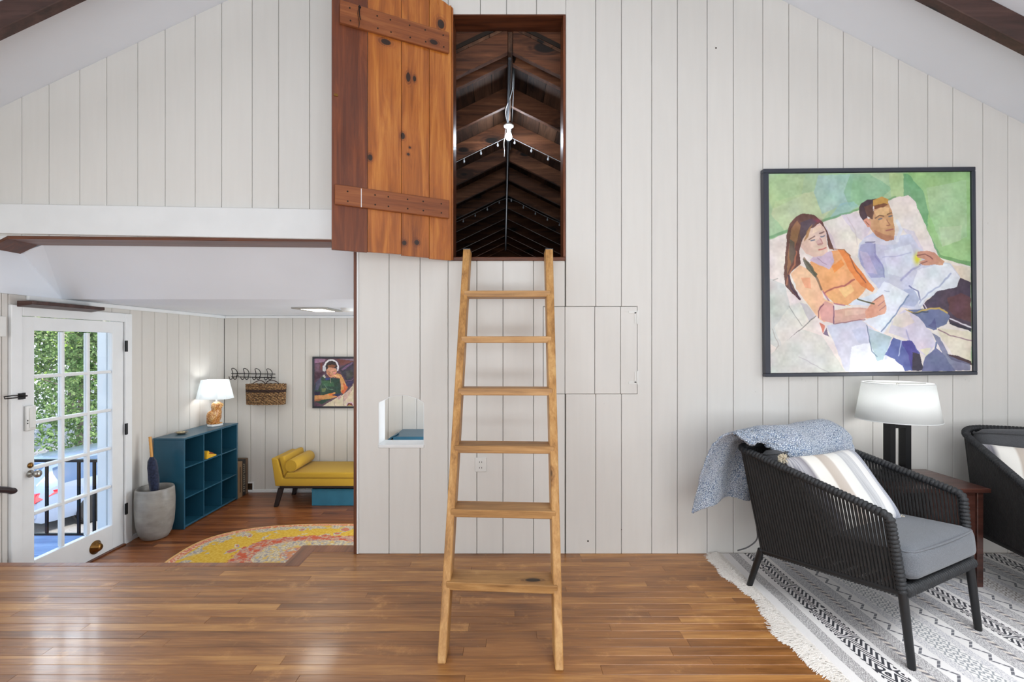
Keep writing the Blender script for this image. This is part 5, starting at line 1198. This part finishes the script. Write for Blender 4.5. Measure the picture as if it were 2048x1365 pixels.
k.out('vent_frame', W_TRIM, vt, .002); box('vent_back', DARKGAP, -a+.014, a-.014, -.003, -.001, .015, .105, vt, 0)
for i in range(5): box('louver', BRASS, -a+.015, a-.015, -.010, -.004, .024+i*.017, .028+i*.017, vt, 0)
# coat hooks
hk = thing('coat_hook_rail', (PX(507, AB-.03), AB-.03, PZ(752, AB-.03)), label='black wire coat rail with four double hooks on the alcove wall', cat='coat hooks')
IR = plain('black_wrought_iron', (38, 34, 32), .5, .4)
k = MB(); k.tube([(-.27, 0, .027), (.265, 0, .020)], .0045, 8); k.tube([(-.27, 0, -.014), (.265, 0, -.024)], .0045, 8); k.tube([(-.2, 0, 0), (-.2, .029, 0)], .004, 6); k.tube([(.2, 0, 0), (.2, .029, 0)], .004, 6)
k.out('rail_wire', IR, hk, smooth=True)
h0 = None
for i in range(4):
    x = -.222+i*.141
    if h0 is None:
        k = MB(); k.tube(cr([(-.028, -.006, -.005), (-.024, -.006, .03), (-.03, -.012, .07), (-.022, -.03, .088), (.0, -.034, .092), (.024, -.03, .078), (.034, -.012, .045), (.028, -.006, .01), (.022, -.004, -.01)], 5), .0042, 7)
        for s in (-.028, .022): k.tube(cr([(s, -.006, .0), (s, -.008, -.03), (s-.008, -.022, -.042), (s-.020, -.03, -.034), (s-.026, -.032, -.006)], 5), .0042, 7)
        h0 = k.out('hook', IR, hk, smooth=True, loc=(x, -.004, 0))
    else: instance(h0, 'hook', hk, (x, -.004, -.002*i))
# woven basket hanging from the rail
bk_ = thing('wicker_basket', (PX(532, AB-.09), AB-.088, PZ(810, AB-.09)), label='brown woven seagrass basket hanging under the coat rail', cat='basket')
m = Mt('seagrass_weave'); v = m.co(); g = m.vor(v, 120, 'Color')
n_ = m.noise(v, 160, 3)
SG = m.bsdf(m.ramp(m.sep(g)[0]*.5+n_*.5, [(.25, (58, 38, 26)), (.5, (122, 88, 56)), (.72, (186, 148, 100))]), .7, 0, m.bump(n_, .6, .004))
SGD = plain('dark_seagrass', (64, 44, 36), .8, var=.3, scale=90)
def oval(a, b, z, n=64, ph=0, amp=.0035, ee=2.8):
    o = []
    for i in range(n):
        t = 2*pi*i/n; c_, s_ = cos(t), sin(t); r_ = (abs(c_)**ee+abs(s_)**ee)**(-1/ee); w2 = amp*sin(t*26+ph); o.append((a*r_*c_+w2*c_, b*r_*s_+w2*s_, z+.002*sin(t*26+ph+1.5)))
    return o
for i in range(15):
    k = MB(); z = .012+i*.0165; s = 1-.04*(1-i/14); p = oval(.226*s, .070*s, z, 104, pi*(i % 2))
    k.tube(p, [.0081*(1+.34*sin(2*pi*q/104*26+i*pi)) for q in range(104)], 6, closed=True); k.out('woven_row', SGD if i in (9, 10) else SG, bk_, smooth=True)
MB().prism([(p[0]*.97, p[1]*.95) for p in oval(.21, .062, 0, 40, 0, 0)], .004, .012, 'xy').out('basket_bottom', SG, bk_)
HANDM = plain('dark_cane', (62, 42, 32), .5)
for y_, dx in ((-.05, -.06), (.05, .05)): MB().tube(cr([(dx-.075, y_, .235), (dx-.06, y_*.8, .27), (dx, y_*.5, .292), (dx+.06, y_*.8, .27), (dx+.085, y_, .235)], 6), .005, 7).out('handle', HANDM, bk_, smooth=True)
# daybed
MUS = cloth('mustard_cloth', (178, 138, 32), (196, 156, 48), 400, sheen=.1)
DKW = plain('dark_leg_wood', (34, 26, 24), .4)
db = thing('chaise_daybed', (-1.9, 5.48, AF), label='mustard yellow chaise daybed with dark slanted legs', cat='daybed')
def dbp(nm, pts, y0, y1, mat, bev=.01, par=None): return MB().prism([(p[0]+1.9, p[1]-AF) for p in pts], y0-5.48, y1-5.48).out(nm, mat, par or db, bev, seg=3)
dbp('base_body', [(-2.60, -.166), (-1.45, -.166), (-1.45, -.078), (-2.515, -.078), (-2.575, .138), (-2.645, .145)], 5.245, 5.745, MUS, .012)
dbp('seat_cushion', [(-2.505, -.076), (-1.46, -.076), (-1.46, -.010), (-2.47, -.008)], 5.235, 5.75, MUS, .018)
dbp('back_cushion', [(-2.508, -.070), (-2.46, .0), (-2.505, .168), (-2.568, .158)], 5.25, 5.74, MUS, .018)
dbp('base_rail', [(-2.56, -.192), (-1.48, -.192), (-1.48, -.167), (-2.56, -.167)], 5.26, 5.73, DKW, .003)
for y0 in (5.262, 5.69):
    for s, x in ((-1, -2.55), (1, -1.53)):
        MB().hexa([(x+s*.055-.02+1.9, y0-5.48, 0.001), (x+s*.055+.022+1.9, y0-5.48, 0.001), (x+s*.055+.022+1.9, y0+.035-5.48, 0.001), (x+s*.055-.02+1.9, y0+.035-5.48, 0.001)], [(x-.028+1.9, y0-5.48, .207), (x+.028+1.9, y0-5.48, .207), (x+.028+1.9, y0+.04-5.48, .207), (x-.028+1.9, y0+.04-5.48, .207)]).out('leg', DKW, db, .002)
bs = thing('bolster_cushion', (-2.425, 5.48, -.008), label='mustard cylindrical bolster cushion on the daybed', cat='cushion')
Rb = Matrix.Rotation(pi/2, 3, 'X')
MB().lathe([(.02, -.243), (.058, -.243), (.068, -.232), (.069, 0), (.068, .232), (.058, .243), (.02, .243)], (0, 0, .069), 32, rot=Rb).out('bolster_cover', MUS, bs, smooth=True, auto=.8)
k = MB()
for s in (-1, 1): k.tube([(.064*cos(a*pi/16), s*.240, .069+.064*sin(a*pi/16)) for a in range(32)], .003, 6, closed=True)
k.out('piping', MUS, bs, smooth=True)
tb2 = thing('storage_box', (-1.85, 5.45, AF), label='flat teal storage box on the floor under the daybed', cat='box')
box('box_body', TEALT, -.37, .40, -.145, .2, .001, .17, tb2, .003); box('box_lid', TEALT, -.373, .403, -.148, .203, .1705, .186, tb2, .002)
tc = thing('toy_chest', (-.98, 5.5, AF), label='dark teal cabinet top seen through the arched wall opening', cat='cabinet')
box('chest_body', TEAL, -.40, .42, -.2, .27, .001, .735, tc, .003); box('chest_top', TEAL, -.33, .44, -.21, .275, .7355, .775, tc, .003)
MB().prism([(-.40, .7355), (-.37, .7355), (-.30, .79), (-.345, .775)], -.2, .0).out('lid_stay', TEAL, tc, .003)
# oval rug
def ovalrug():
    m = Mt('oval_persian_rug'); x, y, z = m.sep(m.co()); n1 = m.noise(m.comb(x, y, 0), 14, 4, .65); n2 = m.noise(m.comb(x+3, y, 0), 40, 3, .7); n3 = m.noise(m.comb(x, y+7, 0), 5, 2)
    a = m.math('ABSOLUTE', x/1.14); b = m.math('ABSOLUTE', y/.67)
    r = m.math('POWER', m.math('ADD', m.math('POWER', a, 2.7), m.math('POWER', b, 2.7)), .3704)
    rn_ = r+(n1-.5)*.14
    red = m.mix(n2, lin((176, 52, 30)), lin((218, 116, 76))); cream = m.mix(m.sm(n2, .35, .65), lin((226, 208, 160)), lin((140, 134, 146)))
    yel = m.mix(m.sm(n2, .3, .7), lin((206, 156, 26)), lin((226, 190, 78)))
    c = yel
    blot = m.math('MULTIPLY', m.sm(m.noise(m.comb(x, y, 2), 6.5, 2), .585, .60), m.step(rn_, .40, .86)); c = m.mix(blot, c, cream)
    blr = m.math('MULTIPLY', m.sm(m.noise(m.comb(x, y, 2), 6.5, 2), .635, .65), m.step(rn_, .40, .86)); c = m.mix(blr*.8, c, red)
    c = m.mix(m.step(rn_, -1, .56), c, red)
    c = m.mix(m.math('MULTIPLY', m.step(rn_, -1, .56), m.sm(n1, .46, .52))*.6, c, cream)
    c = m.mix(m.step(rn_, -1, .40), c, cream)
    c = m.mix(m.math('MULTIPLY', m.step(rn_, -1, .40), m.sm(n1, .52, .58))*.7, c, yel)
    c = m.mix(m.math('MULTIPLY', m.step(rn_, -1, .22), m.sm(n1, .45, .5))*.6, c, red)
    c = m.mix(m.math('MULTIPLY', m.step(rn_, .82, .92), m.sm(n3, .42, .5)), c, cream)
    c = m.mix(m.step(r, .925, 2), c, lin((208, 112, 84)))
    c = m.mix(m.math('MULTIPLY', m.step(r, .925, .975), m.sm(n2, .48, .55)), c, lin((226, 190, 150)))
    c = m.mix(m.step(r, .978, 2), c, lin((224, 176, 110)))
    return m.bsdf(c, .95, 0, m.bump(n2, .5, .004))
orr = MB(); pts = []
for i in range(120):
    t = 2*pi*i/120; c_, s_ = cos(t), sin(t); pts.append((1.14*math.copysign(abs(c_)**(2/2.7), c_), .67*math.copysign(abs(s_)**(2/2.7), s_)))
o = orr.prism(pts, 0, .008, 'xy').out('oval_rug', ovalrug(), None, .002, loc=(-1.72, 4.08, AF+.001), label='oval yellow and red patterned rug on the alcove floor', cat='rug')
# ceiling fittings of the alcove
cl = thing('ceiling_light', (-1.90, 4.70, AC), label='flat square ceiling light panel in the alcove', cat='ceiling light')
box('light_frame', STEEL, -.17, .17, -.22, .22, -.014, -.001, cl, .002); box('diffuser', emis('panel_glow', (1, .95, .85), 3.0), -.10, .10, -.17, .17, -.0165, -.0145, cl, 0)
light('ceiling_panel_light', 'AREA', (-1.90, 4.70, AC-.03), 5, (1, .95, .86), (-1.9, 4.7, 0), .3, .4)
sd = thing('smoke_detector', (-1.585, 4.62, AC), label='round white smoke detector beside the alcove ceiling light', cat='smoke detector')
MB().lathe([(.058, 0), (.060, -.012), (.052, -.030), (.03, -.036), (.002, -.037)], (0, 0, 0), 28).out('detector_body', WHITEP, sd, smooth=True, auto=.6)
MB().lathe([(.065, 0), (.066, -.006), (.06, -.007)], (0, 0, 0), 28).out('detector_plate', WHITEP, sd)

# ------------------------------------------------------------------ outdoors beyond the glazed door
GR = -2.5
m = Mt('driveway_asphalt'); v = m.co(); f = m.noise(v, .6, 3); g = m.noise(v, 30, 3)
ASP = m.bsdf(m.ramp(f*.5+g*.5, [(.3, (128, 126, 124)), (.7, (178, 174, 168))]), .9, 0, m.bump(g, .4, .01))
box('driveway', ASP, -60, -3.7, -20, 12.2, GR-.2, GR, None, 0, kind='structure')
m = Mt('leaf_litter'); v = m.co(); f = m.noise(v, 1.2, 4, .7); g = m.noise(v, 9, 4, .7)
LIT = m.bsdf(m.ramp(f*.4+g*.6, [(.3, (140, 136, 136)), (.5, (190, 186, 190)), (.7, (222, 220, 228))]), 1)
k = MB(); k.hexa([(-70, 12.2, GR-.2), (10, 12.2, GR-.2), (10, 70, GR-.2), (-70, 70, GR-.2)], [(-70, 12.2, GR), (10, 12.2, GR), (10, 70, 2.5), (-70, 70, 2.5)]); k.out('hillside', LIT, None, kind='structure')
k = MB(); k.hexa([(-70, -20, GR-.2), (-18, -20, GR-.2), (-18, 12.2, GR-.2), (-70, 12.2, GR-.2)], [(-70, -20, 1.5), (-18, -20, GR+.01), (-18, 12.2, GR+.01), (-70, 12.2, 1.5)]); k.out('hillside_left', LIT, None, kind='structure')
DECK = wood('weathered_blue_deck', ((88, 116, 160), (116, 146, 190), (146, 172, 208)), 'x', .7, rvar=.5)
pd = thing('porch_deck', kind='structure')
y = 2.6
while y < 4.56:
    box('deck_board', DECK, -6.3, -3.63, y, y+.135, -.47, -.445, pd, .003); y += .141
box('deck_frame', DECK, -6.3, -3.63, 2.6, 4.69, -.62, -.48, pd, 0)
for x in (-6.2, -3.8):
    for y in (2.7, 4.6): box('deck_post', DECK, x-.05, x+.05, y-.05, y+.05, GR, -.62, pd, .004)
rl = thing('porch_railing', (-4.6, 4.60, -.445), label='black metal porch railing outside the glazed door', cat='railing')
k = MB(); k.box(-1.55, .93, -.02, .02, .71, .735); k.out('top_rail', BLACKM, rl, .002)
box('bottom_rail', BLACKM, -1.55, .93, -.012, .012, .0, .018, rl, 0)
xs = [-1.5, -1.31, -1.12, -.93, -.74, -.55, -.31, .11, .42, .57, .72, .88]
for i, x in enumerate(xs): box('baluster', BLACKM, x-.010, x+.010, -.010, .010, .0205 if i % 4 else -.0005, .7095, rl, 0)
# parked car
CARP = Mt('silver_car_paint').bsdf(lin((146, 162, 190)), .25, .3, coat=.8)
CGL = Mt('dark_car_glass').bsdf(lin((70, 92, 122)), .05, 0, spec=.8)
RUB = plain('tyre_rubber', (30, 30, 32), .8); RIM = plain('alloy_rim', (178, 182, 188), .3, .7)
REDL = plain('red_tail_lens', (196, 26, 44), .15, coat=.6)
h_dir = Vector((.31, .935)).normalized(); rz = atan2(h_dir.y, h_dir.x)
WR = Vector((-9.25, 10.5))                 # near rear wheel
side_n = Vector((h_dir.y, -h_dir.x))       # towards the camera side
co_ = WR-side_n*.80
car = thing('parked_car', (co_.x, co_.y, GR), rz, 'silver estate car with red tail light parked outside the glazed door', 'car')
def ring(x, w1, w2, zb, zs, zr):
    half = [(w1*.92, zb), (w1, zb+.16), (w1*1.01, zs-.22), (w1*.985, zs), (w2*1.04, (zs+zr)/2), (w2, zr-.07), (w2*.72, zr)]
    return [(x, -a, z) for a, z in half]+[(x, a, z) for a, z in half[::-1]]
ST = [(-1.02, .70, .66, .42, .72, .80), (-.98, .84, .70, .30, .80, .92), (-.90, .88, .64, .26, .90, 1.10), (-.62, .90, .62, .25, 1.0, 1.38), (-.30, .905, .62, .25, 1.02, 1.46), (.6, .91, .63, .24, 1.0, 1.49), (1.4, .91, .63, .24, .98, 1.46), (1.9, .91, .62, .24, .92, 1.30), (2.55, .90, .66, .24, .92, .99), (3.3, .87, .72, .26, .82, .88), (3.75, .74, .60, .35, .66, .72)]
rings = [ring(*s) for s in ST]; nr = len(rings[0]); vs = [p for r_ in rings for p in r_]
k = MB(); body, glassf = [], []
for i in range(len(rings)-1):
    for j in range(nr):
        q = (i*nr+j, i*nr+(j+1) % nr, (i+1)*nr+(j+1) % nr, (i+1)*nr+j)
        (glassf if ((j in (3, 4, 8, 9) and 3 <= i <= 7) or (j == 6 and i in (1, 2))) else body).append(q)
body += [tuple(range(nr-1, -1, -1)), tuple((len(rings)-1)*nr+j for j in range(nr))]
k.add(vs, body+glassf); k.mi = [0]*len(body)+[1]*len(glassf)
k.out('car_body', [CARP, CGL], car, smooth=True, auto=.7)
for s in (-1, 1):
    for xw, nm in ((0, 'wheel'), (2.62, 'wheel')):
        Rw = Matrix.Rotation(pi/2*s, 3, 'X')
        wo = MB().lathe([(.21, -.10), (.30, -.10), (.325, -.07), (.325, .07), (.30, .10), (.215, .10), (.21, .06)], (xw, s*.83, .325), 36, rot=Rw).out('wheel', RUB, car, smooth=True, auto=.7)
        k = MB(); k.lathe([(.212, -.02), (.222, .098), (.205, .10), (.195, .07), (.19, -.02)], (xw, s*.83, .325), 36, rot=Rw)
        for a in range(7):
            t = 2*pi*a/7; c_ = Vector((xw, s*.915, .325)); d = Vector((cos(t), 0, sin(t))); n2_ = Vector((-sin(t), 0, cos(t)))
            k.hexa([c_+n2_*.035, c_-n2_*.035, c_-n2_*.035-Vector((0, s*.03, 0)), c_+n2_*.035-Vector((0, s*.03, 0))], [c_+d*.2+n2_*.02, c_+d*.2-n2_*.02, c_+d*.2-n2_*.02-Vector((0, s*.03, 0)), c_+d*.2+n2_*.02-Vector((0, s*.03, 0))])
        k.lathe([(.05, .06), (.05, .095), (.02, .10)], (xw, s*.83, .325), 16, rot=Rw); k.out('rim', RIM, wo, smooth=True, auto=.6)
        MB().lathe([(.36, -.0), (.37, .07), (.345, .075)], (xw, s*.845, .325), 36, cap=False, rot=Rw).out('wheel_arch', RUB, car)
    k = MB(); k.hexa([(-.995, -s*.84+0, .72), (-.62, -s*.895, .86), (-.62, -s*.92, .86), (-1.03, -s*.86, .72)], [(-.96, -s*.78, .88), (-.62, -s*.89, .90), (-.62, -s*.925, .92), (-1.0, -s*.80, .88)])
    k.add([(-1.03, -s*.84, .70), (-1.035, -s*.45, .74), (-1.02, -s*.45, .86), (-1.0, -s*.82, .89), (-.9, -s*.80, .70), (-.9, -s*.45, .74), (-.88, -s*.45, .86), (-.86, -s*.8, .89)], [(0, 1, 2, 3), (4, 7, 6, 5), (0, 4, 5, 1), (1, 5, 6, 2), (2, 6, 7, 3), (3, 7, 4, 0)])
    k.out('tail_light', REDL, car, .006)
k = MB().box(-1.09, -.93, -.80, .80, .36, .56); k.out('rear_bumper', CARP, car, .05, seg=3)
k = MB().box(-1.045, -1.0, -.25, .25, .58, .70); k.out('number_plate', WHITEP, car, .004)

# trees: foliage as thousands of small leaf cards, crown and trunk for each tree
def leafmat(name, cs):
    m = Mt(name); g = m.vor(m.co(), 5.0, 'Color'); n_ = m.noise(m.co(), 25, 1)
    c = m.ramp(m.sep(g)[0]*.5+n_*.5, [(.2, cs[0]), (.5, cs[1]), (.8, cs[2])])
    d = m.n('ShaderNodeBsdfDiffuse'); t = m.n('ShaderNodeBsdfTranslucent'); m.put(c, d.inputs[0]); m.put(c, t.inputs[0])
    x = m.n('ShaderNodeMixShader'); x.inputs[0].default_value = .4; m.t.links.new(d.outputs[0], x.inputs[1]); m.t.links.new(t.outputs[0], x.inputs[2]); m.t.links.new(x.outputs[0], m.out.inputs[0]); return m.mat
LG1 = leafmat('evergreen_leaves', ((54, 78, 48), (100, 130, 80), (160, 184, 124))); LG2 = leafmat('spring_leaves', ((120, 160, 60), (176, 208, 96), (216, 234, 150)))
BARK = plain('grey_bark', (104, 96, 88), .9, var=.2, scale=12)
def leaves(name, mat, pts, size, seed, parent):
    r = np.random.RandomState(seed); n = len(pts)
    d1_ = r.randn(n, 3); d1_ /= np.linalg.norm(d1_, axis=1)[:, None]; d2_ = r.randn(n, 3); d2_ -= d1_*(d1_*d2_).sum(1)[:, None]; d2_ /= np.linalg.norm(d2_, axis=1)[:, None]
    s = size*(.6+.8*r.rand(n))[:, None]
    v = np.stack([pts-d1_*s, pts+d2_*s*.5, pts+d1_*s, pts-d2_*s*.5], 1).reshape(-1, 3)
    f = np.arange(4*n).reshape(n, 4)
    me = bpy.data.meshes.new(name); me.from_pydata(v.tolist(), [], f.tolist()); me.materials.append(mat)
    o = bpy.data.objects.new(name, me); COL.objects.link(o); o.parent = parent; o['kind'] = 'stuff'; return o
def evergreen(x, y, h_, r_, seed, label, n=4200):
    t = thing('evergreen_tree', (x, y, GR+(max(0, (y-12.2))*.086)), seed, label, 'tree', 'evergreens beyond the driveway')
    MB().tube([(0, 0, -.2), (.03, 0, h_*.5), (0, .03, h_)], [.12, .07, .02], 8).out('trunk', BARK, t)
    r = np.random.RandomState(seed); z = r.rand(n)**.8; lay = np.floor(z*11)/11; fr = (z-lay)*11
    rad = r_*(1-lay*.9)*(1-.55*fr)*np.sqrt(r.rand(n)); nb = 9; a = (r.randint(0, nb, n)+lay*5.3)*2*pi/nb+r.randn(n)*.16
    pts = np.stack([rad*np.cos(a), rad*np.sin(a), .25+z*h_*.96-rad*.18], 1)
    leaves('needles', LG1, pts, .075, seed, t)
def deciduous(x, y, h_, r_, seed, label, n=2600, mat=None):
    t = thing('leafy_tree', (x, y, GR+(max(0, (y-12.2))*.086)), 0, label, 'tree', 'spring trees beyond the driveway')
    r = random.Random(seed); k = MB(); tips = []
    k.tube([(0, 0, -.2), (.1, 0, h_*.3), (.05, .1, h_*.6), (.2, 0, h_*.9)], [.17, .13, .09, .03], 9)
    for i in range(20):
        z = h_*(.16+.7*i/20); a = i*2.4+r.random(); L = r_*(1.1-.5*i/20); p = [Vector((.08, .05, z))]
        for q in range(1, 5): p.append(Vector((cos(a+r.uniform(-.2, .2))*L*q/4, sin(a)*L*q/4, z+L*.35*q/4+r.uniform(-.1, .1))))
        k.tube(p, [.05, .035, .025, .016, .007], 5); tips += p[1:]
        for q in (2, 3):
            b = p[q]; e = b+Vector((r.uniform(-.6, .6), r.uniform(-.6, .6), r.uniform(0, .5))); k.tube([b, (b+e)/2+Vector((0, 0, .05)), e], [.016, .01, .004], 4); tips += [e, (b+e)/2]
    k.out('trunk', BARK, t)
    rs = np.random.RandomState(seed); T = np.array([list(p) for p in tips]); pts = T[rs.randint(0, len(T), n)]+rs.randn(n, 3)*.24
    leaves('foliage', mat or LG2, pts, .06, seed, t)
evergreen(-15.7, 15.4, 6.0, 2.0, 31, 'dense evergreen beyond the car in the left door panes'); evergreen(-13.4, 15.0, 5.2, 1.9, 32, 'evergreen beyond the car in the middle door panes'); evergreen(-14.7, 18.2, 6.4, 2.2, 33, 'evergreen behind the nearer pair of evergreens'); evergreen(-17.6, 18.6, 6.2, 2.2, 34, 'evergreen behind and left of the dense near one')
deciduous(-15.0, 16.6, 8.0, 2.4, 41, 'bare-trunked spring tree with forked stem in the middle panes', 1600); deciduous(-18.5, 20, 8.5, 2.8, 42, 'pale green spring tree in the upper left panes'); deciduous(-16.2, 21.5, 9, 2.8, 43, 'yellow green spring tree in the upper right panes'); deciduous(-21, 23.5, 9.5, 3, 44, 'farthest spring tree left of the others'); deciduous(-12.6, 17.4, 7, 2.2, 45, 'spring tree right of the evergreens behind the door edge')
